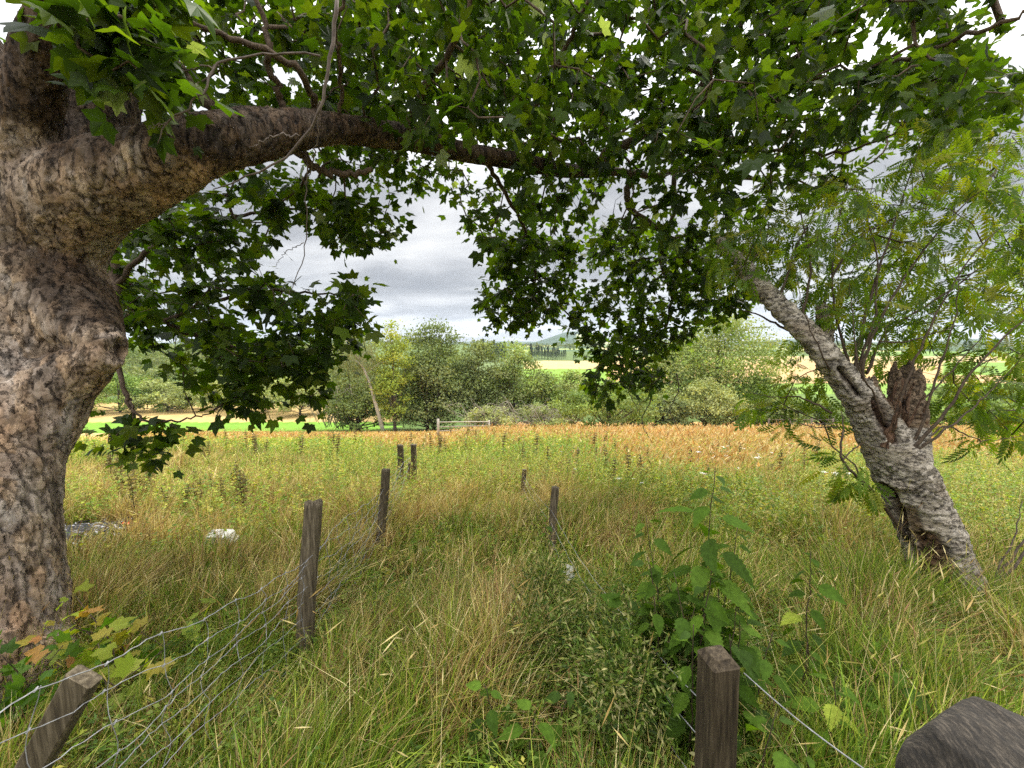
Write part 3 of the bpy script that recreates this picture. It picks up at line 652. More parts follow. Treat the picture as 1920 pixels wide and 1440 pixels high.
dead([(575, 300, 3.3), (576, 380, 3.3), (572, 470, 3.35), (545, 545, 3.4), (530, 560, 3.4)], [.006, .005, .004, .003, .002])
dead([(570, 455, 3.3), (540, 470, 3.3), (515, 500, 3.3)], [.003, .003, .0015])
dead([(600, 190, 2.6), (590, 290, 2.9), (575, 350, 3.2)], [.005, .004, .003])
for (x, y, t) in ((1215, 720, 6.9), (1268, 700, 6.8), (1190, 660, 6.8)):
    dead([(x, y, t), (x + 5, y + 30, t), (x - 12, y + 70, t), (x + 8, y + 110, t)], [.012, .01, .007, .004])
lv = MB()
PAL_S = [(.026, .048, .007), (.038, .070, .009), (.056, .098, .011), (.086, .130, .013), (.030, .050, .011), (.080, .108, .012)]
leafy(lv, SYC_V, SYC_T, anch, dirs, 10, .135, .078, PAL_S, flat=.62)
# a few wind-turned leaves showing their pale undersides
sel = anch[rng.random(len(anch)) < .10]
leafy(lv, SYC_V, SYC_T, sel, unit(rnd(len(sel)) + [1, 0, -.3]), 1, .12, .085, [(.16, .20, .15), (.22, .25, .20)], flat=1.4)
add_to(lv.build('crown', M['syc_leaf'], None), syc)

# ------------------------------------------------------------------ the leaning rowan on the right
row = empty('rowan_tree', tuple(at(1800, 1165, 3.35)))
tag(row, 'leaning grey-barked rowan tree with a hollow split trunk and a fan of whippy shoots', 'tree')
rb = MB()
P, r = spline([at(1835, 1250, 3.35), at(1795, 1150, 3.32), at(1765, 1060, 3.3), at(1722, 950, 3.3), at(1685, 870, 3.3), at(1648, 800, 3.3), at(1605, 735, 3.32), at(1560, 680, 3.35), at(1520, 635, 3.4), at(1465, 578, 3.5), at(1425, 535, 3.62), at(1392, 498, 3.8), at(1350, 450, 4.1)], 90,
              [.31, .25, .22, .215, .205, .17, .135, .11, .099, .090, .082, .070, .045])
def ell(s, a): return 1 + .06 * np.cos(2 * a + 1)[None] + .05 * np.cos(3 * a[None] + 9 * s[:, None])
rsk = P.copy(); tube(rb, P, r, 26, flute=ell)
P, r = spline([at(1690, 910, 3.28), at(1699, 830, 3.27), at(1700, 760, 3.30), at(1694, 700, 3.34)], 24, [.18, .145, .125, .09]); tube(rb, P, r, 16)
P, r = spline([at(1700, 850, 3.3), at(1712, 760, 3.3), at(1722, 715, 3.3)], 14, [.10, .07, .05]); tube(rb, P, r, 12)
P, r = spline([at(1545, 640, 3.6), at(1545, 600, 3.65), at(1540, 570, 3.7)], 10, [.07, .055, .05]); tube(rb, P, r, 10)
for a, b in (((1790, 1130, 3.2), (1745, 1230, 3.1)), ((1815, 1130, 3.35), (1880, 1235, 3.3)), ((1780, 1120, 3.5), (1800, 1230, 3.7))):
    P, r = spline([at(*a), at(*b)], 8, [.14, .07]); tube(rb, P, r, 10)
co, no, q = fuse(rb, .013, 4)
d = nvec(co, 9, 9, 14, 2.) * .007 + n3(co, 3.5, 7.) * .018 + np.where(nvec(co, 14, 14, 26, 8.) > .1, .006, -.004)
ax = unit(at(1648, 800, 3.3) - at(1795, 1150, 3.32)); al = (co @ ax)[:, None] * ax
cs = co - al + al * 1.9; e1, h1, c1 = plates(cs, no, 2600, np.array([1, 1, 1.]), 8, .02); e2, h2, c2 = plates(co, no, 260, np.array([1, 1, .8]), 9, .06)
msk = smooth(-.1, .25, n3(co, 4, 3.)); d = d + np.where(e1 < .006, -.007 * msk, 0) + (h1 - .5) * .007 * msk + np.where(e2 < .012, -.008, 0) * (h2 > .4)
co2 = co + no * d[:, None]; colr = np.ones((len(co), 3)) * ((.80 + .34 * c1) * np.where((e1 < .006) & (msk > .3), .5, 1) * np.where((e2 < .010) & (h2 > .4), .55, 1))[:, None]
def project(c):
    dd = c - CAM; f = dd[:, 1] * cp - dd[:, 2] * sp_; u_ = dd[:, 1] * sp_ + dd[:, 2] * cp
    return 960 + FOC * dd[:, 0] / f, 720 - FOC * u_ / f
def carve(path, wd, depth, dark, mats=None):
    """sink a hollow along a line on the camera-facing side of the stem"""
    global co2, colr
    PX, PY = project(co); dep = (co - CAM)[:, 1]; pp = []
    for p in path:
        m_ = np.hypot(PX - p[0], PY - p[1]) < 9; i_ = np.where(m_)[0]; pp.append(co[i_[np.argmin(dep[i_])]] if len(i_) else at(*p))
    ln, rr = spline(pp, 40, wd)
    dist = np.linalg.norm(co[:, None] - ln[None], axis=2); k = np.argmin(dist, 1); m = dist[np.arange(len(co)), k] / rr[k]
    h = smooth(1.0, .45, m) * (no[:, 1] < .45)
    co2 = co2 - no * (h * depth)[:, None]
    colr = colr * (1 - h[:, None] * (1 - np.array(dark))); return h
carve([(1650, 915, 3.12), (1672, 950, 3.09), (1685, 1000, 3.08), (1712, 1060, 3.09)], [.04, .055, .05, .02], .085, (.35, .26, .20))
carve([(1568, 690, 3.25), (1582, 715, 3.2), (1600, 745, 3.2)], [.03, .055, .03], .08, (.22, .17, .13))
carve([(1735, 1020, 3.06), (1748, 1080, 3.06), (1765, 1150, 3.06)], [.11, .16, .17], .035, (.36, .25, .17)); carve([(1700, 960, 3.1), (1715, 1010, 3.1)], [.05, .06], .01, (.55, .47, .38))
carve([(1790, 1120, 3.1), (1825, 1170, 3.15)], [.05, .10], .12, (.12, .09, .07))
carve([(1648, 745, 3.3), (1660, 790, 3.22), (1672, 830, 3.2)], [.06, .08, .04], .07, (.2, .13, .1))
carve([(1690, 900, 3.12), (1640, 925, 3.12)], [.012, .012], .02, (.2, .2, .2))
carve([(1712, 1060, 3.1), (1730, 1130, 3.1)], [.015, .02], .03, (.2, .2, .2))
stub = (np.linalg.norm(co - at(1696, 740, 3.30), axis=1) < .30); up_ = smooth(g1(*at(1690, 790, 3.4)[:2]) - 9, 0, co[:, 2] * 0)
colr[stub] *= np.array([.52, .42, .33])
jag = stub & (co[:, 2] > at(1692, 735, 3.42)[2])
co2[jag, 2] += nvec(co[jag], 24, 24, 3, 5.) * .16
edge = smooth(.5, 1., np.abs(nvec(co, 3, 3, 3, 3.)) * 2)
add_to(mesh_np('trunk', co2, None, q, M['rowan_bark'], None, colr, True), row)
sb = MB(); rsk_l = [rsk[60:]]
shoots = [  # (points, base radius)
    ([(1600, 740, 3.3), (1610, 640, 3.3), (1650, 500, 3.4), (1700, 350, 3.6), (1730, 250, 3.8)], .020),
    ([(1618, 745, 3.25), (1625, 660, 3.2), (1690, 530, 3.2), (1790, 400, 3.3), (1880, 330, 3.4)], .018),
    ([(1600, 720, 3.4), (1570, 600, 3.6), (1560, 500, 3.8), (1580, 380, 4.0), (1600, 300, 4.2)], .016),
    ([(1625, 700, 3.4), (1665, 620, 3.5), (1760, 560, 3.5), (1860, 490, 3.5), (1960, 460, 3.5)], .018),
    ([(1610, 690, 3.3), (1640, 590, 3.3), (1645, 480, 3.4), (1625, 400, 3.5), (1640, 330, 3.7)], .014),
    ([(1660, 800, 3.2), (1640, 740, 3.15), (1610, 690, 3.1), (1600, 600, 3.1), (1590, 520, 3.2)], .012),
    ([(1672, 810, 3.15), (1700, 720, 3.1), (1750, 600, 3.1), (1830, 470, 3.1), (1930, 390, 3.1)], .015),
    ([(1700, 850, 3.15), (1735, 780, 3.1), (1760, 690, 3.1), (1790, 600, 3.1), (1800, 480, 3.2)], .016),
    ([(1702, 850, 3.12), (1760, 790, 3.05), (1830, 690, 3.0), (1920, 600, 2.95), (1990, 550, 2.9)], .017),
    ([(1708, 852, 3.12), (1780, 800, 3.1), (1850, 740, 3.2), (1920, 670, 3.2)], .014),
    ([(1700, 845, 3.2), (1720, 770, 3.3), (1780, 700, 3.4), (1850, 620, 3.5), (1940, 520, 3.5)], .013),
    ([(1712, 850, 3.2), (1770, 800, 3.3), (1820, 820, 3.3), (1870, 825, 3.3), (1960, 808, 3.3)], .011),
    ([(1560, 775, 3.35), (1500, 745, 3.5), (1450, 745, 3.7), (1400, 735, 3.9)], .012),
    ([(1570, 800, 3.3), (1520, 800, 3.5), (1470, 780, 3.6)], .009),
    ([(1700, 1010, 3.3), (1640, 925, 3.25), (1580, 862, 3.2), (1582, 800, 3.25), (1578, 770, 3.3)], .020),
    ([(1580, 862, 3.2), (1620, 830, 3.25), (1640, 860, 3.2)], .009),
    ([(1530, 640, 3.35), (1480, 620, 3.5), (1420, 590, 3.7), (1370, 575, 4.0)], .022),
    ([(1500, 610, 3.4), (1520, 500, 3.6), (1500, 400, 3.9), (1470, 330, 4.2)], .016),
    ([(1460, 570, 3.5), (1490, 470, 3.7), (1530, 390, 3.9), (1560, 300, 4.2)], .015),
    ([(1560, 700, 3.3), (1530, 640, 3.2), (1500, 560, 3.2), (1490, 480, 3.3)], .009),
    ([(1545, 570, 3.7), (1560, 520, 3.7), (1620, 440, 3.8), (1700, 400, 3.9), (1790, 380, 4.0)], .018),
    ([(1400, 505, 3.7), (1440, 440, 3.8), (1430, 380, 3.9)], .012),
    ([(1650, 640, 3.3), (1700, 640, 3.3), (1800, 610, 3.3), (1900, 600, 3.3)], .010),
    ([(1760, 560, 3.5), (1820, 590, 3.6), (1900, 660, 3.6)], .008),
]
for pts, r0 in shoots:
    n = len(pts); limb(pts, [r0 * .8 * (1 - .85 * i / (n - 1)) for i in range(n)], 24, 6, sb, rsk_l, .004)
ra = [sample([(1420, 400), (1560, 330), (1640, 340), (1700, 260), (1790, 230), (1930, 240), (1960, 420), (1960, 560), (1830, 620), (1700, 640), (1560, 600), (1450, 500)], 300, 3.0, 5.2),
      sample([(1480, 560), (1700, 600), (1960, 560), (1960, 700), (1840, 740), (1750, 720), (1560, 650), (1480, 640)], 46, 3.3, 4.6),
      sample([(1390, 700), (1560, 740), (1580, 800), (1560, 850), (1450, 800), (1390, 760)], 10, 3.4, 4.2),
      sample([(1550, 850), (1650, 880), (1640, 930), (1560, 900)], 6, 3.1, 3.4),
      sample([(1740, 740), (1960, 700), (1960, 830), (1760, 830)], 30, 3.4, 4.4),
      sample([(1480, 640), (1540, 640), (1560, 800), (1500, 780)], 10, 3.6, 4.2),
      sample([(1400, 440), (1480, 440), (1500, 560), (1440, 560), (1380, 500)], 22, 3.8, 4.8)]
ra.append(sample([(1330, 400), (1460, 400), (1450, 545), (1350, 540)], 24, 3.3, 4.3)); ra = np.concatenate(ra)
paths, dirs = grow(np.concatenate(rsk_l), None, ra, wiggle=.05, rmin=.0018, grow_r=.0012)
for Pp, Rr in paths: tube(sb, Pp, np.minimum(Rr, .012), 4, cap=False)
add_to(sb.build('branches', M['twig'], None, True), row)
lv = MB()
PAL_R = [(.09, .15, .02), (.13, .20, .024), (.18, .24, .026), (.07, .12, .018), (.22, .23, .026)]
leafy(lv, ROW_V, ROW_T, ra, dirs, 6, .10, .14, PAL_R, flat=.55)
add_to(lv.build('crown', M['rowan_leaf'], None), row)
# loose bark and rotten heartwood standing in the broken fork
hb = MB()
for i in range(26):
    b = at(1650 + rng.uniform(0, 75), 830 + rng.uniform(-30, 20), 3.24 + rng.uniform(-.06, .10)); tp = b + np.array([rng.normal(.03, .04), rng.normal(0, .03), rng.uniform(.22, .50)])
    P = np.linspace(b, tp, 7) + rng.normal(0, .008, (7, 3)); tube(hb, P, np.linspace(.03, .006, 7) * rng.uniform(.6, 1.3), 5)
add_to(hb.build('rotten_heartwood', M['rot'], None), row)

# ------------------------------------------------------------------ near ground cover
MND = ground_at(1130, 1340); ASH = ground_at(140, 1010); TUB = ground_at(416, 1042)
def zonecol(x, y):
    """weights of dry straw and of orange seed-grass over the meadow"""
    u = x / np.maximum(y, .6); nn = fbm(x * .22, y * .22, 5); n2 = fbm(x * 1.1, y * 1.1, 8)
    r0 = 19.5 - 4 * smooth(-.45, -.25, u) + 3 * smooth(-.15, -.02, u) - 9.3 * smooth(.05, .32, u) + 4 * smooth(.65, .9, u)
    orange = smooth(r0 - 4.5, r0 + 6, y + (nn - .5) * 14 + (n2 - .5) * 9)
    # dry patches closer in
    dry = smooth(.50, .62, nn * .45 + n2 * .55)
    dry = np.maximum(dry, smooth(4.0, 5.0, y) * smooth(9.5, 7.5, y) * smooth(-.35, -.55, u) * smooth(.15, .38, n2))
    dry = np.maximum(dry, .95 * np.exp(-(((x - .25) / .7) ** 2 + ((y - 7.0) / 1.5) ** 2)))
    dry = np.maximum(dry, .9 * smooth(-1.0, -2.2, x) * smooth(5.6, 6.2, y) * smooth(8.5, 7.2, y) * smooth(.35, .55, n2))
    dry = np.maximum(dry, .8 * np.exp(-(((x + .15) / .55) ** 2 + ((y - 2.7) / .9) ** 2)))
    return orange, dry, n2
def lowg(x, y):
    """shorter growth on the far left and along the netting"""
    u = x / np.maximum(y, .5); ash_ = .62 * np.exp(-((x - ASH[0] - .2) / .9) ** 2 - ((y - ASH[1] + 1.0) / .75) ** 2); ash_ = np.maximum(ash_, .7 * np.exp(-((x - MND[0]) / .36) ** 2 - ((y - MND[1] + .1) / .45) ** 2)); return (1 - ash_) * (1 - .7 * smooth(12, 20, y) * smooth(-.08, -.2, u)) * (1 - .42 * np.exp(-((x + 1.25) / .38) ** 2) * smooth(6, 4, y)) * (1 - .6 * np.exp(-((x - .42) / .35) ** 2 - ((y - 3.6) / .6) ** 2)) * (1 - .55 * np.exp(-((x - .2) / .5) ** 2 - ((y - 6.6) / 1.) ** 2))
def scatter(n, u0, u1, y0, y1, p=2.0):
    """random ground points, evenly spread in the wedge the photo sees"""
    y = (y0 ** p + (y1 ** p - y0 ** p) * rng.random(n)) ** (1 / p); u = rng.uniform(u0, u1, n); return y * u, y
GREEN = np.array([(.09, .17, .015), (.15, .25, .022), (.22, .31, .03), (.32, .38, .045)])
STRAW = np.array([(.54, .43, .17), (.66, .56, .28), (.44, .31, .11), (.42, .38, .10), (.30, .18, .08)])
ORANGE = np.array([(.56, .35, .13), (.61, .44, .19), (.49, .28, .09), (.60, .49, .25)])
def blades(mb_name, x, y, h, wd, lean, segs, pcol, kind_label, seed_head=0.0, wind=(.55, .1)):
    n = len(x); z = gh(x, y); base = np.stack([x, y, z - .02], -1)
    ang = vn(x * 2.3, y * 2.3, 31) * 9 + rng.normal(0, 1.7, n); h = h * (.50 + .95 * vn(x * 2.9, y * 2.9, 17)); ld = np.stack([np.cos(ang) + wind[0], np.sin(ang) * .8 + wind[1], np.zeros(n)], -1); ld = unit(ld)
    L = lean * h * rng.uniform(.3, 1.5, n); f = rng.uniform(0, 2 * np.pi, n); side = np.stack([np.cos(f), np.sin(f), np.zeros(n)], -1)
    V = []; cols = []
    for s in range(segs + 1):
        t = s / segs; c = base + np.array([0, 0, 1.])[None] * (h * (t - .28 * (L / h) * t * t))[:, None] + ld * (L * t ** 1.8)[:, None]
        if s < segs:
            ww = wd * (1 - .55 * t)
            V += [c - side * ww[:, None] / 2, c + side * ww[:, None] / 2]; cols += [pcol] * 2
        else: V.append(c); cols.append(pcol)
    k = 2 * segs + 1
    V = np.stack(V, 1).reshape(-1, 3); C = np.stack(cols, 1).reshape(-1, 3)
    b = (np.arange(n) * k)[:, None]
    q = np.concatenate([np.concatenate([b + 2 * s, b + 2 * s + 1, b + 2 * s + 3, b + 2 * s + 2], 1) for s in range(segs - 1)]) if segs > 1 else np.zeros((0, 4), int)
    tt = np.concatenate([b + 2 * segs - 2, b + 2 * segs - 1, b + 2 * segs], 1)
    return V, tt, q, C, (base, ld, L, h)
class BM:
    def __init__(s): s.v = []; s.t = []; s.q = []; s.c = []; s.n = 0
    def add(s, V, t, q, C):
        s.v.append(V); s.t.append(t + s.n); s.q.append(q + s.n); s.c.append(C); s.n += len(V)
    def build(s, name, mat): return mesh_np(name, np.concatenate(s.v), np.concatenate(s.t), np.concatenate(s.q), mat, None, np.concatenate(s.c))
def pick(pal, n): return pal[rng.integers(0, len(pal), n)]
def bare(x, y):
    k = ((x - ASH[0] - .05) / .95) ** 2 + ((y - ASH[1] + .25) / .95) ** 2 < 1
    k |= np.hypot(x, y) < .55
    return k
def headed(bm, info, pick_mask, hl, hw, col):
    """feathery seed heads on some stalks: two crossed slim diamonds at the tip"""
    base, ld, L, h = [a[pick_mask] for a in info]; n = len(h)
    tip = base + np.array([0, 0, 1.]) * (h * (1 - .28 * L / h))[:, None] + ld * L[:, None]
    dr = unit(np.array([0, 0, 1.]) * (h * (1 - .56 * L / h))[:, None] + ld * (1.8 * L)[:, None]); hl = hl * rng.uniform(.6, 1.3, n); 
    for a in range(2):
        s = unit(np.cross(dr, rnd(n))); hw_ = hw * rng.uniform(.7, 1.3, n)
        V = np.stack([tip - dr * .1 * hl[:, None], tip + dr * (hl * .35)[:, None] - s * hw_[:, None], tip + dr * (hl * .35)[:, None] + s * hw_[:, None], tip + dr * hl[:, None]], 1).reshape(-1, 3)
        b = (np.arange(n) * 4)[:, None]; q = np.concatenate([b, b + 2, b + 3, b + 1], 1)
        bm.add(V, np.zeros((0, 3), int), q, np.repeat(col, 4, 0))
def meadow_grass():
    bm = BM()
    for (n, y0, y1, u, hh, ww, sg) in ((100000, .45, 3.2, 1.6, (.20, .54), (.0035, .009), 4), (105000, 3.0, 7.5, 1.45, (.24, .54), (.007, .015), 3), (90000, 7.0, 16, 1.4, (.25, .55), (.014, .028), 2), (90000, 15, 36, 1.4, (.35, .65), (.03, .05), 2)):
        x, y = scatter(n, -u, u, y0, y1); k = ~bare(x, y); x, y = x[k], y[k]; n = len(x)
        o, d, n2 = zonecol(x, y); k = rng.random(n) < (1 - .93 * o); x, y, o, d, n2 = x[k], y[k], o[k], d[k], n2[k]; n = len(x)
        h = rng.uniform(*hh, n) * (.65 + .7 * n2) * lowg(x, y); wd = rng.uniform(*ww, n)
        c = pick(GREEN, n); tn = fbm(x * 1.7, y * 1.7, 91); st = rng.random(n) < np.clip(.10 + .42 * smooth(.42, .66, tn) + .55 * d + .06 * smooth(4, 12, y), 0, 1); c[st] = pick(STRAW, st.sum()); c = c * rng.choice([.45, .75, 1., 1.15, 1.35], (n, 1)) * (.75 + .5 * vn(x * 3.7, y * 3.7, 55))[:, None]
        V, t, q, C, info = blades('', x, y, h, wd, rng.uniform(.12, .95, n), sg, c, '')
        bm.add(V, t, q, C)
    o = bm.build('meadow_grass', M['grass']); tag(o, 'long tangled green and straw grass covering the near meadow', 'grass', kind='stuff')
meadow_grass()
def seed_grass():
    bm = BM()
    # sparse arching straw stalks close by
    x, y = scatter(24000, -1.5, 1.5, .9, 9); k = ~bare(x, y); x, y = x[k], y[k]; n = len(x); o, d, n2 = zonecol(x, y)
    k = rng.random(n) < np.clip(.25 + .5 * d + .4 * smooth(.3, 1.2, x / y), 0, 1); x, y = x[k], y[k]; n = len(x)
    c = pick(STRAW, n) * rng.uniform(.9, 1.25, (n, 1)); V, t, q, C, info = blades('', x, y, rng.uniform(.45, .85, n), np.full(n, .0028), rng.uniform(.4, 1.1, n), 5, c, '', wind=(.9, .1))
    bm.add(V, t, q, C); m = np.ones(n, bool); headed(bm, info, m, .085, .0028, c)
    o_ = bm.build('seed_grass', M['grass']); tag(o_, 'pale arching seed-grass stalks swept sideways in the near meadow', 'grass', kind='stuff')
    bm = BM()
    for (n, y0, y1, w0, hw) in ((120000, 6.5, 22, .010, .016), (120000, 20, 48, .022, .035)):
        x, y = scatter(n, -1.0, 1.5, y0, y1); o, d, n2 = zonecol(x, y); u = x / y
        k = rng.random(len(x)) < o * (1 - .9 * ((u < -.12) & (y > 40))); x, y, n2 = x[k], y[k], n2[k]; n = len(x)
        c = pick(ORANGE, n) * rng.uniform(.75, 1.2, (n, 1)); c2 = pick(STRAW, n); g = rng.random(n) < np.maximum(smooth(.42, .65, fbm(x * .3, y * .3, 44)) * .75, .72 * smooth(.05, -.25, x / y)); c[g] = c2[g]
        V, t, q, C, info = blades('', x, y, rng.uniform(.45, .75, n) * (.7 + .5 * n2) * lowg(x, y), np.full(n, w0), rng.uniform(.3, .8, n), 2, c, '', wind=(.8, .1))
        bm.add(V, t, q, C); headed(bm, info, rng.random(n) < .55, .16, hw, c[rng.random(n) < 2][:0] if False else None) if False else None
        m = rng.random(n) < .5; headed(bm, info, m, .17, hw, c[m] * 1.05)
    o_ = bm.build('orange_seed_grass', M['grass']); tag(o_, 'ripe orange seed-grass filling the far half of the meadow', 'grass', kind='stuff')
seed_grass()
def weeds():
    """leafy stems: willowherb, cleavers, young nettle, growing in drifts"""
    mb = MB()
    for (n, y0, y1, per, ls, hh) in ((9000, 1.2, 5, 26, .028, (.15, .42)), (24000, 3.8, 12, 16, .044, (.25, .72)), (30000, 11, 30, 9, .085, (.4, .95))):
        x, y = scatter(n, -1.45, 1.45, y0, y1); k = ~bare(x, y); x, y = x[k], y[k]; o, d, n2 = zonecol(x, y); m = fbm(x * .33, y * .33, 61)
        k = rng.random(len(x)) < (1 - .97 * o) * np.clip(.30 + 1.5 * smooth(.40, .62, m) * smooth(-1.5, 6, y) + .5 * smooth(.5, .7, n2) - 1.25 * d, 0.05, 1); x, y, m, n2 = x[k], y[k], m[k], n2[k]; n = len(x)
        h = rng.uniform(*hh, n) * (.6 + .75 * m) * lowg(x, y); z = gh(x, y)
        ln = rng.normal(0, .22, (n, 2)) + np.array([.12, 0]); tp = np.stack([ln[:, 0] * h, ln[:, 1] * h, h], -1); b = np.stack([x, y, z], -1)
        f = rng.random((n, per)) ** .7 * .95 + .05
        pos = (b[:, None] + tp[:, None] * f[..., None]).reshape(-1, 3); nn = len(pos)
        out = unit(np.stack([rng.normal(0, 1, nn), rng.normal(0, 1, nn), rng.normal(.15, .35, nn)], -1)); zz = unit(np.array([0, 0, 1.]) + rnd(nn, .5))
        tone = np.repeat(pick(np.array([(.13, .23, .022), (.20, .32, .03), (.28, .40, .04), (.40, .45, .06), (.48, .44, .09), (.15, .27, .045)]), n), per, 0) * rng.uniform(.8, 1.2, (nn, 1))
        s = ls * rng.uniform(.6, 1.4, nn) * (1.25 - .5 * f.ravel())
        half = rng.random(nn) < .5
        for tv, kk in ((LEAF4_V, half), (LANCE_V * [1, 1.3, 1], ~half)):
            inst(mb, tv, LEAF4_T, pos[kk], orient(out[kk], zz[kk], s[kk]), tone[kk])
        side = unit(np.cross(tp, rnd(n))) * .0016 * (1 + y[:, None] * .25); V = np.stack([b - side, b + side, b + tp], 1).reshape(-1, 3); t = np.arange(n * 3).reshape(-1, 3)
        mb.add(V, t, None, np.repeat(np.full((n, 3), .12) * [1.2, 1.3, .4], 3, 0))
    o = mb.build('wild_weeds', M['weed']); tag(o, 'leafy green weeds growing thickly through the meadow', 'weeds', kind='stuff')
weeds()
def undergrowth():
    mb = MB(); n = 3600; y = rng.uniform(.7, 3.4, n); x = y * np.where(rng.random(n) < .45, rng.uniform(.22, 1.35, n), rng.uniform(-1.3, .4, n)); h = rng.uniform(.16, .48, n) * np.where(x / y < 0, .8, 1.); per = 24
    b = np.stack([x, y, gh(x, y)], -1); tp = np.stack([rng.normal(0, .2, n) * h, rng.normal(0, .2, n) * h, h], -1); f = rng.random((n, per)) ** .6; pos = (b[:, None] + tp[:, None] * f[..., None]).reshape(-1, 3); nn = len(pos)
    out = unit(np.stack([rng.normal(0, 1, nn), rng.normal(0, 1, nn), rng.normal(.0, .4, nn)], -1)); pos = pos + out * (rng.random((nn, 1)) * .03)
    tone = np.repeat(pick(np.array([(.07, .13, .02), (.11, .18, .025), (.16, .24, .035), (.22, .27, .05)]), n), per, 0) * rng.uniform(.8, 1.2, (nn, 1))
    k = rng.random(nn) < .35; Q_ = orient(out, np.array([0, 0, 1.]) + rnd(nn, .5), rng.uniform(.012, .034, nn)); inst(mb, LEAF4_V, LEAF4_T, pos[k], Q_[k], tone[k]); inst(mb, LANCE_V * [1.1, 1.5, 1], LEAF4_T, pos[~k], Q_[~k], tone[~k])
    tag(mb.build('undergrowth', M['weed']), 'small-leaved green undergrowth around the nettles', 'weeds', kind='stuff')
undergrowth()
def mound():
    """tangled mound of cleavers beside the path"""
    c = ground_at(1130, 1340); mb = MB(); n = 46000
    K_ = 16; sc = np.stack([rng.normal(0, .17, K_), rng.normal(0, .24, K_), rng.uniform(.08, .66, K_)], -1); sr = rng.uniform(.13, .27, K_) * (1.2 - .5 * sc[:, 2])
    g = rng.integers(0, K_, n); v = unit(rnd(n)); pos = c + sc[g] + v * (sr[g] * rng.random(n) ** .4 * (1 + .25 * rng.normal(0, 1, n)))[:, None]; out = unit(v + rnd(n, .9) + [0, 0, .3])
    pos[:, 2] = np.maximum(pos[:, 2], c[2] + .02)
    col = pick(np.array([(.05, .09, .013), (.08, .13, .018), (.12, .18, .03), (.22, .24, .07), (.035, .06, .011), (.30, .28, .12)]), n) * rng.uniform(.7, 1.3, (n, 1))
    inst(mb, LANCE_V, LANCE_T, pos, orient(out, rnd(n), rng.uniform(.014, .044, n)), col * 1.3)
    for _ in range(150):                       # straggling stems with whorls of leaves
        g_ = rng.integers(0, K_); a = c + sc[g_]; d = unit(rng.normal(0, 1, 3) + np.array([0, 0, .7])) * rng.uniform(.25, .50); P = a + d * np.linspace(0, 1, 7)[:, None]; P[:, 2] -= .10 * np.linspace(0, 1, 7) ** 2; P[1:] += rng.normal(0, .008, (6, 3))
        tube(mb, P, np.linspace(.0016, .0008, 7), 3, (.22, .25, .08)); q_ = np.repeat(P[2:], 6, 0); inst(mb, LANCE_V, LANCE_T, q_, orient(rnd(len(q_)), rnd(len(q_)), rng.uniform(.014, .030, len(q_))), np.tile([(.15, .21, .035)], (len(q_), 1)))
    o = mb.build('cleavers_mound', M['weed']); tag(o, 'dark green rounded tangle of fine-leaved cleavers between path and nettles', 'plant')
    mb = MB()
mound()

# ------------------------------------------------------------------ nettles, each a plant of its own
def nettle(x, y, h, lean, label, size=.085, gap=.062, yellow=0., pts=None, curve=0.):
    z = g1(x, y); o = empty('nettle_plant', (x, y, z)); tag(o, label, 'nettle', 'nettles in the foreground')
    n = 18; s = np.linspace(0, 1, n); P = np.stack([lean[0] * h * s ** (1.5 + curve), lean[1] * h * s ** 1.5, h * s * (1 - .12 * s * np.hypot(*lean))], -1)
    P[1:, :2] += np.cumsum(rng.normal(0, .004, (n - 1, 2)), 0)
    mb = MB(); tube(mb, P, np.linspace(.0055, .0015, n), 5, (.6, .8, .5)); st = mb.build('stem', M['twig'], o, True)
    mb = MB(); L = MB(); k = int(h * .86 / gap); T = np.gradient(P, axis=0); pos = []; Y = []; S = []; Zs = []
    for i in range(k):
        f = .14 + .86 * (i + .5) / k; p = np.array([np.interp(f, s, P[:, a]) for a in range(3)]); a0 = (i % 2) * math.pi / 2 + .35 * rng.normal() + x * 7
        for a in (a0, a0 + math.pi):
            if f < .4 and rng.random() < .45: continue
            up = -.45 + .6 * (f - .5) + rng.normal(0, .18); d = np.array([math.cos(a), math.sin(a), up]); sc = size * (1.15 - .70 * max(0, f - .86) / .14) * rng.uniform(.7, 1.15)
            pos.append(p + unit(d) * sc * .35); Y.append(d); S.append(sc); Zs.append(np.array([0, 0, 1.]) + rng.normal(0, .3, 3))
    pos, Y, S, Zs = map(np.array, (pos, Y, S, Zs)); m = len(pos)
    col = pick(np.array([(.055, .105, .012), (.075, .14, .015), (.11, .19, .022), (.055, .10, .018)]), m) * rng.uniform(.8, 1.2, (m, 1))
    yl = rng.random(m) < yellow; col[yl] = (.32, .38, .05)
    inst(L, NET_V, NET_T, pos, orient(Y, Zs, S), col)
    # hanging catkins of seed
    c_ = rng.random(m) < .5; q = np.repeat(pos[c_], 7, 0) + np.stack([rng.normal(0, .012, c_.sum() * 7), rng.normal(0, .012, c_.sum() * 7), -rng.random(c_.sum() * 7) * .045], -1)
    if len(q): inst(L, LANCE_V, LANCE_T, q, orient(rnd(len(q)) + [0, 0, -1], rnd(len(q)), np.full(len(q), .012)), np.tile([(.16, .20, .05)], (len(q), 1)))
    L.build('leaves', M['nettle'], o); return o
def np_at(px, py, h=0):
    g = ground_at(px, py); return g[0], g[1]
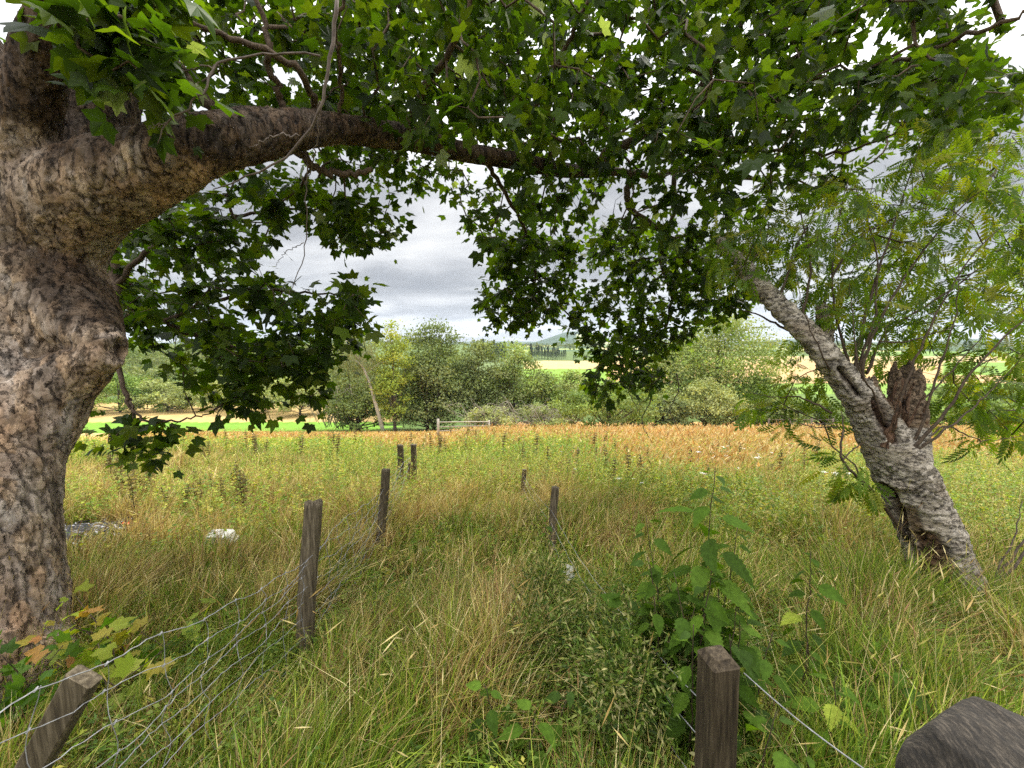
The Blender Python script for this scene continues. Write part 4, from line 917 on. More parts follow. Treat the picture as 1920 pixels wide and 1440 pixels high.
nl = [ # x, y, height, lean, leaf size, label, yellow
    (.82, 1.62, 1.46, (.03, 0), .115, 'tallest nettle, its drooping toothed tip standing clear above the brown square post', 0),
    (.74, 1.74, 1.22, (-.10, .05), .085, 'nettle leaning left just left of the tallest one', 0),
    (.70, 1.62, 1.08, (-.10, 0), .085, 'leafy nettle behind the square post, rising at its left edge', 0),
    (.92, 1.75, 1.18, (.10, 0), .085, 'bushy nettle close right of the tallest nettle stem', 0),
    (.74, 1.50, .90, (-.05, -.05), .085, 'nettle crowding the back of the square post', .05),
    (.68, 1.80, .92, (-.18, 0), .08, 'nettle bending left over the dark cleavers mound', 0),
    (.98, 1.55, .78, (.12, 0), .085, 'nettle with broad leaves right of the square post', .05),
    (.86, 1.28, .66, (.05, -.05), .085, 'low nettle against the right face of the square post', 0),
    (1.58, 1.95, .98, (-.03, 0), .085, 'slim upright nettle standing alone midway between square post and leaning tree', .05),
    (1.40, 1.75, .62, (-.1, 0), .085, 'short nettle at the foot of the slim upright one', 0),
    (1.22, 1.45, .66, (.05, 0), .085, 'low nettle halfway along the slack wire', .05),
    (1.62, 1.62, .60, (.15, 0), .08, 'short nettle above the rounded dark post', 0),
    (1.18, 1.85, .72, (-.05, 0), .08, 'nettle in the grass right of the nettle clump', .1),
    (-.02, 1.62, .56, (-.18, -.1), .085, 'nettle drooping left at the centre foreground of the path', 0),
    (.06, 1.50, .50, (.05, -.1), .095, 'broad-leaved nettle in the centre foreground of the path', 0),
    (.16, 1.58, .54, (.14, 0), .085, 'nettle bending right beside the broad-leaved path nettle', 0),
    (.02, 1.18, .34, (.05, 0), .085, 'small nettle at the bottom edge of the path', 0),
    (-.08, 1.30, .36, (-.15, 0), .07, 'small nettle low on the left of the path clump', 0),
    (-.13, 3.05, .52, (.02, 0), .05, 'narrow yellowing nettle standing alone in straw grass on the path', .35),
    (.32, 3.45, .75, (.03, 0), .05, 'narrow upright nettle just left of the thin round right-hand post', .25),
    (.13, 2.70, .42, (.2, 0), .07, 'stunted nettle in the dry grass short of the right-hand post', .1),
    (1.02, 1.12, .50, (.1, 0), .085, 'low nettle where the slack wire leaves the bottom of the picture', 0),
    (.50, 1.12, .40, (-.1, 0), .07, 'small nettle at the left foot of the square post', 0),
    (.80, 2.05, .85, (-.05, 0), .08, 'nettle at the back of the clump', 0),
]
for (x, y, h, ln, sz, lab, yl) in nl: nettle(x, y, h, ln, lab, size=sz * 1.15, yellow=yl)
for i in range(10):
    nettle(rng.uniform(.70, 1.0), rng.uniform(1.45, 1.95), rng.uniform(.72, 1.12), (rng.normal(0, .12), rng.normal(0, .06)), 'leafy nettle in the crowded clump behind the square post', size=.09)
for i in range(16):
    y_ = rng.uniform(.95, 1.9); nettle(y_ * rng.uniform(.75, 1.15), y_, rng.uniform(.32, .55), (rng.normal(0, .15), rng.normal(0, .1)), 'low leafy nettle in the undergrowth between the square post and the leaning tree', size=.08)
# young sycamore seedlings in front of the big trunk
def seedling(x, y, h, label, pal):
    z = g1(x, y); o = empty('sycamore_seedling', (x, y, z)); tag(o, label, 'seedling', 'sycamore seedlings at the foot of the big trunk')
    mb = MB(); A = []; 
    for k in range(3):
        P, r = spline([np.zeros(3), np.array([rng.normal(0, .08), rng.normal(0, .06), h * .5]), np.array([rng.normal(0, .16), rng.normal(0, .12), h * rng.uniform(.75, 1)])], 12, [.005, .004, .002]); tube(mb, P, r, 5, (2.2, .8, .6)); A.append(P[3::2])
    mb.build('stem', M['twig'], o, True); A = np.concatenate(A); L = MB()
    leafy(L, SYC_V, SYC_T, A, np.tile([[0, 0, .6]], (len(A), 1)), 3, .08, .052, pal, flat=.45); L.build('leaves', M['syc_leaf'], o)
PY = [(.30, .34, .05), (.24, .30, .04), (.36, .30, .06)]; PR = [(.45, .25, .08), (.36, .30, .06), (.42, .20, .08)]; PG = [(.07, .14, .02), (.10, .18, .025)]
for (px, py, h, lab, pal) in ((175, 1350, .45, 'yellow-green sycamore seedling touching the trunk base', PY + PG), (205, 1330, .42, 'reddish orange sycamore seedling in front of the trunk root', PR + PY),
                              (245, 1385, .36, 'pale lime sycamore seedling right of the leaning brace', PY), (85, 1400, .40, 'dark green sycamore seedling against the trunk', PG),
                              (30, 1425, .22, 'bright green sycamore seedling in the bottom left corner', PG + PY), (300, 1300, .28, 'low green sycamore seedling in the grass beyond the top wire', PG + PY)):
    g = ground_at(px, py); seedling(g[0], g[1], h * 1.45, lab, pal)
# dock and nettle seed spikes further out
def spike():
    o = empty('dock_spike'); mb = MB(); P = np.array([(0, 0, 0), (.01, 0, .3), (.0, .01, .6), (.02, 0, .85)]); P, r = spline(list(P), 10, [.006, .005, .004, .002]); tube(mb, P, r, 5, (1.2, 1, .7)); mb.build('stem', M['twig'], o, True)
    L = MB(); tube(L, P, np.full(10, .004), 4, (.13, .11, .04)); n = 210; f = rng.random(n) ** .8; z = .25 + f * .6; a = np.round(z * 14) / 14; pos = np.stack([rng.normal(0, .020, n), rng.normal(0, .020, n), a + rng.normal(0, .008, n)], -1)
    col = pick(np.array([(.13, .11, .035), (.18, .15, .05), (.09, .08, .03), (.22, .16, .06)]), n)
    inst(L, LEAF4_V, LEAF4_T, pos, orient(rnd(n) * [1, 1, .4], rnd(n) + [0, 0, 1], np.full(n, .034)), col); L.build('seed_head', M['weed'], o); return o
proto = spike(); first = True
spots = [(rng.uniform(205, 460), rng.uniform(905, 990)) for _ in range(30)] + [(rng.uniform(150, 700), rng.uniform(830, 880)) for _ in range(26)] + \
        [(rng.uniform(760, 1010), rng.uniform(825, 880)) for _ in range(26)] + [(rng.uniform(1010, 1560), rng.uniform(840, 930)) for _ in range(30)] + [(rng.uniform(1780, 1915), rng.uniform(850, 900)) for _ in range(10)]
for (px, py) in spots:
    g = ground_at(px, py); o = proto if first else copy_tree(proto); first = False
    s = rng.uniform(.6, 1.0) * (1 if py > 890 else 1.15); o.location = (g[0], g[1], g[2]); o.scale = (s * 1.3, s * 1.3, s); o.rotation_euler = (rng.normal(0, .07), rng.normal(.04, .07), rng.uniform(0, 6.28))
    tag(o, 'dark brown upright seed spike of a dock plant standing in the weeds of the meadow', 'plant', 'dock seed spikes scattered through the meadow')
# white yarrow heads on the right
fl0 = None
for i in range(46):
    px, py = (rng.uniform(1290, 1460), rng.uniform(868, 905)) if i < 18 else (rng.uniform(1050, 1700), rng.uniform(840, 960))
    g = ground_at(px, py)
    if fl0 is None:
        fl0 = empty('yarrow_flower'); mb = MB(); tube(mb, np.array([(0, 0, 0), (.01, 0, .3), (0, 0, .6)]), [.004, .003, .003], 4); mb.build('stem', M['twig'], fl0)
        mb = MB(); n = 46; p = np.stack([rng.normal(0, .028, n), rng.normal(0, .028, n), .60 + rng.normal(0, .006, n)], -1); inst(mb, LEAF4_V, LEAF4_T, p, orient(rnd(n) * [1, 1, .2], np.tile([[0, 0, 1.]], (n, 1)), np.full(n, .020)), np.ones((n, 3))); mb.build('flower_head', M['flower'], fl0); o = fl0
    else: o = copy_tree(fl0)
    s = rng.uniform(.6, 1.0); o.location = tuple(g); o.scale = (s, s, s * rng.uniform(.9, 1.2)); o.rotation_euler = (rng.normal(0, .1), rng.normal(0, .1), rng.uniform(0, 6))
    tag(o, 'tiny flat white flower head of yarrow in the meadow short of the orange grass', 'flower', 'white yarrow flowers in the meadow')
# bare saplings at the right edge
for (px, py, sc, lab, pts) in ((1845, 1150, 1, 'bare grey-brown forked sapling beside the base of the leaning tree, reaching out of frame', 0), (1925, 1120, .8, 'short bare sapling at the very right edge of the photo', 1)):
    g = ground_at(px, py); o = empty('bare_sapling', tuple(g)); tag(o, lab, 'sapling'); mb = MB()
    for (dx, hh, r) in ((.55, .95, .012), (.38, .9, .011), (.22, .8, .008), (.75, .7, .008)):
        P, rr = spline([np.array([0, 0, 0]), np.array([dx * .35, .03, hh * .35]), np.array([dx * .75, 0, hh * .8]), np.array([dx, .02, hh * 1.2])], 16, [r, r * .9, r * .7, r * .3]); P[1:] += rng.normal(0, .006, (15, 3)); tube(mb, P * [sc, sc, sc], rr, 6)
    mb.build('stems', M['grey_twig'], o, True)

# ------------------------------------------------------------------ fences
def round_post(parent, base, top, r, mat='post', seed=0, split=False, name='post'):
    """weathered stake: fluted cylinder with a rough, slightly domed and cracked top"""
    mb = MB(); n, k = 44, 40; base = np.array(base, float); top = np.array(top, float); s = np.linspace(0, 1, n); P = base + (top - base) * s[:, None]
    P[:, 0] += .006 * np.sin(s * 7 + seed); T = unit(top - base); U = unit(np.cross(T, [0, 1, 0.1])); V = np.cross(T, U); a = np.arange(k) * 2 * np.pi / k
    rr = r * (1 + .045 * np.sin(2 * a + seed) + .03 * np.sin(5 * a + 2 * seed))[None] * np.ones((n, 1)); rr *= 1 + .03 * np.array([[mnoise.noise(Vector((j * .9 + seed, i * .12, 0))) for j in range(k)] for i in range(n)])
    for c0 in (4.4 + seed, 1.3 + seed * 2): rr -= r * .20 * np.exp(-(((a - c0 % 6.28) / .09) ** 2))[None] * smooth(.2, 1, s)[:, None] * (1.6 if split else .8)
    v = P[:, None] + (np.cos(a)[None, :, None] * U + np.sin(a)[None, :, None] * V) * rr[:, :, None]
    v[-1] += T * (np.array([mnoise.noise(Vector((math.cos(x) * 2 + seed, math.sin(x) * 2, 3))) for x in a]) * .5 * r * (1.4 if split else .5))[:, None]
    i = np.arange(n - 1)[:, None] * k; j = np.arange(k)[None]; q = np.stack([i + j, i + (j + 1) % k, i + k + (j + 1) % k, i + k + j], -1).reshape(-1, 4)
    ring = v[-1]; c = ring.mean(0); inner = c + (ring - c) * .5 + T * r * .06; vv = np.concatenate([v.reshape(-1, 3), inner, [c]]); m = n * k
    q2 = np.array([(m - k + x, m - k + (x + 1) % k, m + (x + 1) % k, m + x) for x in range(k)]); t = [(m + x, m + (x + 1) % k, m + k) for x in range(k)]
    colr = np.ones((len(vv), 3)); mb.add(vv - np.array(parent.location), t, np.concatenate([q, q2]), colr); return mb.build(name, M[mat], parent, True)
GZ = lambda x, y: g1(x, y)
fence = empty('wire_fence', (-1.35, 2.4, GZ(-1.35, 2.4))); tag(fence, 'old stock fence of rotten round stakes and sagging wire netting left of the path', 'fence')
def pix_post(px, pyb, pyt, r, parent, lean=(0, 0), **kw):
    b = ground_at(px, pyb); t = np.linalg.norm((b - CAM)); f = (b - CAM)[1] * cp - (b - CAM)[2] * sp_
    tp = at(px + lean[0], pyt, f); tp[1] = b[1] + lean[1]; return b, tp
pf = []
for (pxb, pyb, pxt, pyt, r, sd_, sp2) in ((569, 1255, 586, 941, .052, 1., True), (712, 1042, 723, 880, .048, 2.3, False), (751, 925, 751, 834, .062, 3.1, True), (776, 925, 776, 833, .060, 4.4, False), (765, 935, 768, 868, .028, 5.5, True)):
    b = ground_at(pxb, pyb); f = (b - CAM)[1] * cp - (b - CAM)[2] * sp_; tp = at(pxt, pyt, f); b2 = b - (tp - b) * .15
    round_post(fence, b2, tp, r, seed=sd_, split=sp2); pf.append((b, tp))
# leaning squared brace at the bottom left
def plank(parent, a, b, wd, th, name, mat, facing=(0, -1, 0)):
    a = np.array(a, float); b = np.array(b, float); T = unit(b - a); W = unit(np.cross(T, facing)); D = np.cross(W, T); mb = MB(); n = 24; s = np.linspace(0, 1, n); be = .006
    prof = [(-wd / 2 + be, -th / 2), (wd / 2 - be, -th / 2), (wd / 2, -th / 2 + be), (wd / 2, th / 2 - be), (wd / 2 - be, th / 2), (-wd / 2 + be, th / 2), (-wd / 2, th / 2 - be), (-wd / 2, -th / 2 + be)]
    v = np.array([[a + (b - a) * x + W * p * (1 + .02 * math.sin(9 * x)) + D * q_ for p, q_ in prof] for x in s]); k = 8
    i = np.arange(n - 1)[:, None] * k; j = np.arange(k)[None]; q = np.stack([i + j, i + (j + 1) % k, i + k + (j + 1) % k, i + k + j], -1).reshape(-1, 4)
    vv = np.concatenate([v.reshape(-1, 3), [a, b]]); m = n * k; t = [(m, (x + 1) % k, x) for x in range(k)] + [(m + 1, m - k + x, m - k + (x + 1) % k) for x in range(k)]
    mb.add(vv - np.array(parent.location), t, q); return mb.build(name, M[mat], parent)
plank(fence, at(40, 1480, 1.30), at(158, 1268, 1.24), .085, .045, 'brace', 'post')
# netting: wavy line wires and stays between a near anchor out of frame and the far strainer
near = np.array([-1.30, .55, GZ(-1.3, .55)])
line = [near + [0, 0, 0], np.array([pf[0][0][0] + .055, pf[0][0][1], GZ(*pf[0][0][:2])]), np.array([pf[1][0][0] + .05, pf[1][0][1], GZ(*pf[1][0][:2])]), np.array([pf[3][0][0] - .03, pf[3][0][1] - .08, GZ(*pf[3][0][:2])])]
tops = [.98, .80, .84, .80]
wm = MB(); hs = [0, .085, .17, .255, .34, .43, .52, .62]
def wirepath(lev, n=200, wob=.010):
    P, e = spline([l + [0, 0, tops[i] - hs[lev] * tops[i] / .85] for i, l in enumerate(line)], n, None); 
    s = np.linspace(0, 1, n); sag = -.045 * np.abs(np.sin(s * math.pi * 2.2 + lev * .3)) * (1 + .35 * lev / 7); P[:, 2] += sag + wob * np.sin(s * 95 + lev * 1.7) + rng.normal(0, .0025, n) + .016 * np.sin(s * 17 + lev)
    P[:, 0] += .014 * np.sin(s * 23 + lev * 2.1) + .010 * np.sin(s * 41 + lev) + (-.03) * lev / 7; return P
lv_ = [wirepath(i) for i in range(8)]
for i, P in enumerate(lv_): tube(wm, P - np.array(fence.location), .0016 if i else .0020, 5)
for k in range(2, 198, 7):
    P = np.array([p[k] + [0, rng.normal(0, .006), 0] for p in lv_]); P2, e = spline(list(P), 22); P2[:, 1] += .008 * np.sin(np.linspace(0, 20, 22)); tube(wm, P2 - np.array(fence.location),  .0013, 4)
    for p in lv_[:4]:
        c = p[k] - np.array(fence.location); tube(wm, np.array([c - [0, .006, .004], c, c + [0, .006, .004]]), [.002, .0032, .002], 5)
wm.build('wire_netting', M['wire'], fence)
rf = empty('wire_fence', tuple(ground_at(1037, 1065))); tag(rf, 'right-hand path fence of two thin round stakes joined by slack plain wires', 'fence')
rp = []
for (pxb, pyb, pxt, pyt, r, sd_) in ((1033, 1062, 1041, 913, .042, 6.), (981, 935, 983, 880, .042, 7.)):
    b = ground_at(pxb, pyb); f = (b - CAM)[1] * cp - (b - CAM)[2] * sp_; tp = at(pxt, pyt, f); round_post(rf, b - (tp - b) * .2, tp, r, seed=sd_); rp.append((b, tp))
sqb = np.array([.665, 1.16, GZ(.665, 1.16)])
wm = MB()
for hgt in (.30, .48, .62):
    a = rp[1][0] + [0, 0, hgt * .75]; b = rp[0][0] + [0, 0, hgt]; c = sqb + [0, .05, hgt + .05]
    for p, q_, sg in ((a, b, .05), (b, c, .10)):
        s = np.linspace(0, 1, 40)[:, None]; P = p + (q_ - p) * s; P[:, 2] -= sg * np.sin(s[:, 0] * math.pi) + .004 * np.sin(s[:, 0] * 50); tube(wm, P - np.array(rf.location), .0018, 5)
wm.build('wire', M['wire'], rf)
# squared brown post with chamfered top
sq = empty('wooden_post', tuple(sqb)); tag(sq, 'squared brown timber post with a sloping top, standing among the nettles', 'post')
mb = MB(); wd, dp = .088, .088; tz = at(1350, 1212, 1.24)[2] - sqb[2]
ring = lambda z, s, e=.006: [(x * s, y * s, z) for x, y in ((-wd / 2 + e, -dp / 2), (wd / 2 - e, -dp / 2), (wd / 2, -dp / 2 + e), (wd / 2, dp / 2 - e), (wd / 2 - e, dp / 2), (-wd / 2 + e, dp / 2), (-wd / 2, dp / 2 - e), (-wd / 2, -dp / 2 + e))]
lv2 = [ring(z, 1) for z in np.linspace(-.3, tz - .022, 20)] + [ring(tz, .62)]
v = np.array(lv2).reshape(-1, 3); n = len(lv2); k = 8; v[:, :2] += rng.normal(0, .0006, (len(v), 2)); i = np.arange(n - 1)[:, None] * k; j = np.arange(k)[None]
q = np.stack([i + j, i + (j + 1) % k, i + k + (j + 1) % k, i + k + j], -1).reshape(-1, 4); m = n * k
mb.add(np.concatenate([v, [(0, 0, tz + .002)]]), [(m - k + x, m - k + (x + 1) % k, m) for x in range(k)], q); mb.build('shaft', M['brown_post'], sq); sq.rotation_euler = (R(1.5), R(-2.5), R(8))
cw = empty('slack_wire', tuple(at(1420, 1275, 1.3))); tag(cw, 'single silvery wire stretched from the brown post towards the bottom edge', 'wire')
mb = MB(); P = np.linspace(at(1395, 1262, 1.27), at(1660, 1470, .86), 30); P[:, 2] -= .012 * np.sin(np.linspace(0, math.pi, 30)); tube(mb, P - np.array(cw.location), .0017, 6); mb.build('wire', M['wire'], cw)
# rounded top of the nearest dark post, bottom right
dk = empty('dark_post', tuple(at(1850, 1600, .66))); tag(dk, 'dark weathered post with a rounded grooved top filling the bottom right corner', 'post')
mb = MB(); c0 = at(1884, 1418, .66) - np.array(dk.location); k = 72; kn = [(1, -.6), (1, -.12), (.985, -.055), (.95, -.034), (.80, -.002), (.66, .026), (.50, .036), (.30, .041), (.0, .043)]
prof = []
for (r0_, z0_), (r1_, z1_) in zip(kn[:-1], kn[1:]):
    for f in np.linspace(0, 1, 7)[:-1]: prof.append(((r0_ + (r1_ - r0_) * f) * .118, z0_ + (z1_ - z0_) * f))
prof.append((1e-5, .0432)); n = len(prof)
a = np.arange(k) * 2 * np.pi / k; sq_ = lambda c_: math.copysign(abs(c_) ** .42, c_); v = np.array([[(r_ * (sq_(math.cos(x)) * .90 - sq_(math.sin(x)) * .42), r_ * (sq_(math.sin(x)) * .75 + sq_(math.cos(x)) * .35), z + .16 * r_ * math.cos(x) * (z > -.1)) for x in a] for r_, z in prof])
v += (np.array([[mnoise.noise(Vector((p[0] * 70, p[1] * 14, p[2] * 10))) * .004 for p in rr_] for rr_ in v]))[..., None] * np.array([.2, 0, 1]); v = v.reshape(-1, 3) + c0
i = np.arange(n - 1)[:, None] * k; j = np.arange(k)[None]; q = np.stack([i + j, i + (j + 1) % k, i + k + (j + 1) % k, i + k + j], -1).reshape(-1, 4); mb.add(v, None, q)
m, t, o = mat_new('grooved_timber'); tcn = N(t, 'ShaderNodeTexCoord'); wv = N(t, 'ShaderNodeTexWave', wave_type='RINGS', rings_direction='Y'); wv.inputs['Scale'].default_value = 40; wv.inputs['Distortion'].default_value = 5; wv.inputs['Detail'].default_value = 4; wv.inputs['Detail Scale'].default_value = 2.5
nz_ = N(t, 'ShaderNodeTexNoise'); nz_.inputs['Scale'].default_value = 110; nz_.inputs['Detail'].default_value = 9; nz_.inputs['Roughness'].default_value = .75
for n_ in (wv, nz_): mg_ = N(t, 'ShaderNodeMapping'); mg_.inputs['Scale'].default_value = (1.6, .5, .18); mg_.inputs['Rotation'].default_value = (0, 0, .5); t.links.new(tcn.outputs['Object'], mg_.inputs[0]); t.links.new(mg_.outputs[0], n_.inputs['Vector'])
hh_ = mth(t, 'ADD', mth(t, 'MULTIPLY', wv.outputs['Fac'], .07), mth(t, 'MULTIPLY', nz_.outputs[0], .93)); p_ = N(t, 'ShaderNodeBsdfPrincipled'); p_.inputs['Roughness'].default_value = .9
t.links.new(ramp(t, hh_, [(.38, (.010, .008, .006)), (.52, (.030, .024, .017)), (.68, (.105, .085, .062))]), p_.inputs['Base Color']); b_ = N(t, 'ShaderNodeBump'); b_.inputs['Strength'].default_value = 1; b_.inputs['Distance'].default_value = .005
t.links.new(hh_, b_.inputs['Height']); t.links.new(b_.outputs[0], p_.inputs['Normal']); t.links.new(p_.outputs[0], o.inputs[0])
mb.build('shaft', m, dk, True)

# ------------------------------------------------------------------ litter in the grass
mb = MB(); n = 40; g_ = np.linspace(-1, 1, n); gx, gy = np.meshgrid(g_, g_); rr = np.hypot(gx, gy)
X = ASH[0] + gx * (.95 + .15 * np.sin(gy * 5)); Y = ASH[1] + gy * (.8 + .12 * np.sin(gx * 6 + 1)); Z = gh(X, Y) + .03 + .10 * smooth(1, .2, rr) + .05 * (fbm(gx * 7 + 3, gy * 7, 2) - .5) * smooth(1, .7, rr) - .12 * smooth(.85, 1.1, rr)
i = np.arange(n - 1)[:, None] * n; j = np.arange(n - 1)[None]; q = np.stack([i + j, i + j + 1, i + n + j + 1, i + n + j], -1).reshape(-1, 4); mb.add(np.stack([X, Y, Z], -1).reshape(-1, 3), None, q)
for _ in range(60):
    a = rng.uniform(0, 6.28); p = np.array([ASH[0] + rng.normal(0, .4), ASH[1] + rng.normal(0, .3), 0]); p[2] = g1(p[0], p[1]) + .11; d = np.array([math.cos(a), math.sin(a), rng.normal(0, .12)]) * rng.uniform(.05, .22); tube(mb, np.array([p - d, p + d * .1, p + d]), [.006, .012, .005], 5)
o = mb.build('bonfire_ash', M['ash'], None, True); tag(o, 'burnt-out bonfire patch of black cinders and white ash by the big trunk', 'ash heap')
g = ground_at(228, 996); mb = MB(); n = 12; gx, gy = np.meshgrid(np.linspace(-1, 1, n), np.linspace(-1, 1, n)); Z = .05 + .03 * np.sin(gx * 4) * np.cos(gy * 3) + .03 * gx; i = np.arange(n - 1)[:, None] * n; j = np.arange(n - 1)[None]
q = np.stack([i + j, i + j + 1, i + n + j + 1, i + n + j], -1).reshape(-1, 4); v = np.stack([gx * .10 * (1 - .3 * gy ** 2), gy * .07, Z], -1).reshape(-1, 3); mb.add(np.concatenate([v, v - [0, 0, .004]]) + g + [0, 0, .04], None, np.concatenate([q, q[:, ::-1] + n * n]))
o = mb.build('plastic_scrap', M['red_plastic'], None, True); tag(o, 'small crumpled orange plastic scrap at the right edge of the ash', 'litter')
# white tub lying upside down, with a red band below
tub = empty('plastic_tub', tuple(TUB), .25); tag(tub, 'dirty white plastic tub lying upturned in the long grass, red beneath', 'tub')
def rbox(mb, w_, d_, z0, z1, taper, e=.35, hole=None):
    k = 32; a = np.arange(k) * 2 * np.pi / k; se = lambda c: np.sign(c) * np.abs(c) ** e; lv = []
    for z, s in ((z0, 1), (z0 + (z1 - z0) * .5, 1 - taper * .5), (z1 - .012, 1 - taper), (z1, 1 - taper - .06)): lv.append(np.stack([se(np.cos(a)) * w_ / 2 * s, se(np.sin(a)) * d_ / 2 * s, np.full(k, z)], -1))
    v = np.concatenate(lv); n = 4; i = np.arange(n - 1)[:, None] * k; j = np.arange(k)[None]; q = np.stack([i + j, i + (j + 1) % k, i + k + (j + 1) % k, i + k + j], -1).reshape(-1, 4); m = n * k
    mb.add(np.concatenate([v, [(0, 0, z1 + .002)]]), [(m - k + x, m - k + (x + 1) % k, m) for x in range(k)], q)
mb = MB(); rbox(mb, .29, .19, .20, .30, .14); rbox(mb, .33, .22, .19, .21, .0); mb.build('tub_body', M['white_plastic'], tub, False)
mb = MB(); rbox(mb, .28, .18, .06, .188, -.05); mb.build('lower_tray', M['red_plastic'], tub, False); tub.rotation_euler = (R(10), R(5), R(12))
def one_leaf(px, py, hgt, sc, col, label, yd, zd):
    g = ground_at(px, py); mb = MB(); v = SYC_V.copy(); v[:, 2] += -.35 * v[:, 0] ** 2 + .25 * np.sin(v[:, 1] * 3) * .3
    inst(mb, v, SYC_T, np.array([g + [0, 0, hgt]]), orient(np.array([yd], float), np.array([zd], float), [sc]), np.array([col])); o = mb.build('fallen_leaf', M['dry_leaf']); tag(o, label, 'leaf')
one_leaf(1075, 1180, .46, .075, (.40, .40, .33), 'curled pale grey-white sycamore leaf caught on top of the cleavers mound', (-1, -.3, .2), (.3, -.8, .6))
one_leaf(792, 1340, .16, .05, (.36, .22, .13), 'curled brown dead leaf in the straw grass of the path', (.4, -.5, .3), (0, -.7, .7))
one_leaf(900, 1190, .12, .045, (.62, .58, .52), 'small whitish dead leaf on the path left of the nettles', (1, 0, .1), (0, -.5, .8))
one_leaf(205, 1385, .18, .06, (.40, .27, .16), 'tan dead leaf lying between the leaning brace and the wires', (1, .2, .1), (0, -.6, .8))
g = ground_at(1280, 1250); mb = MB(); rbox(mb, .07, .05, .0, .10, .1, .6); v = mb.v[0] + g + [0, 0, .20]; mb.v[0] = v; o = mb.build('white_litter', M['white_plastic']); tag(o, 'scrap of white plastic half hidden behind the nettles', 'litter')

# ------------------------------------------------------------------ far gate and posts
def far_gate():
    a = ground_at(822, 822); b = ground_at(917, 818)
    ft = empty('field_gate', tuple(a)); tag(ft, 'low pale timber gate standing in the orange grass in front of the trees', 'gate'); O = np.array(ft.location)
    def pole(p, q_, r, nm): mb = MB(); tube(mb, np.array([p, (p + q_) / 2 + [0, 0, .01], q_]) - O, r, 8); mb.build(nm, M['dead'], ft, True)
    ht = .0235 * np.linalg.norm(a - CAM) + .5
    pole(a, a + [0, 0, ht * .95 + .15], .075, 'post'); pole(b, b + [0, 0, ht * .95 + .05], .065, 'post')
    for f in (.92, .66, .42): pole(a + [0, -.05, ht * f], b + [0, -.05, ht * f], .030, 'rail')
far_gate()
ff = empty('rail_fence', tuple(ground_at(1500, 812))); tag(ff, 'thin far post and rail fence along the orange grass behind the leaning tree', 'fence'); O = np.array(ff.location)
pts = [ground_at(px, 813 + (px - 1380) * .02) for px in (1440, 1480, 1520, 1560)]
for p in pts: mb = MB(); tube(mb, np.array([p, p + [0, 0, 1.2]]) - O, .05, 8); mb.build('post', M['grey_twig'], ff, True)
for h in (1.1, .8):
    mb = MB(); tube(mb, np.array([p + [0, 0, h] for p in pts]) - O, .022, 6); mb.build('rail', M['grey_twig'], ff, True)

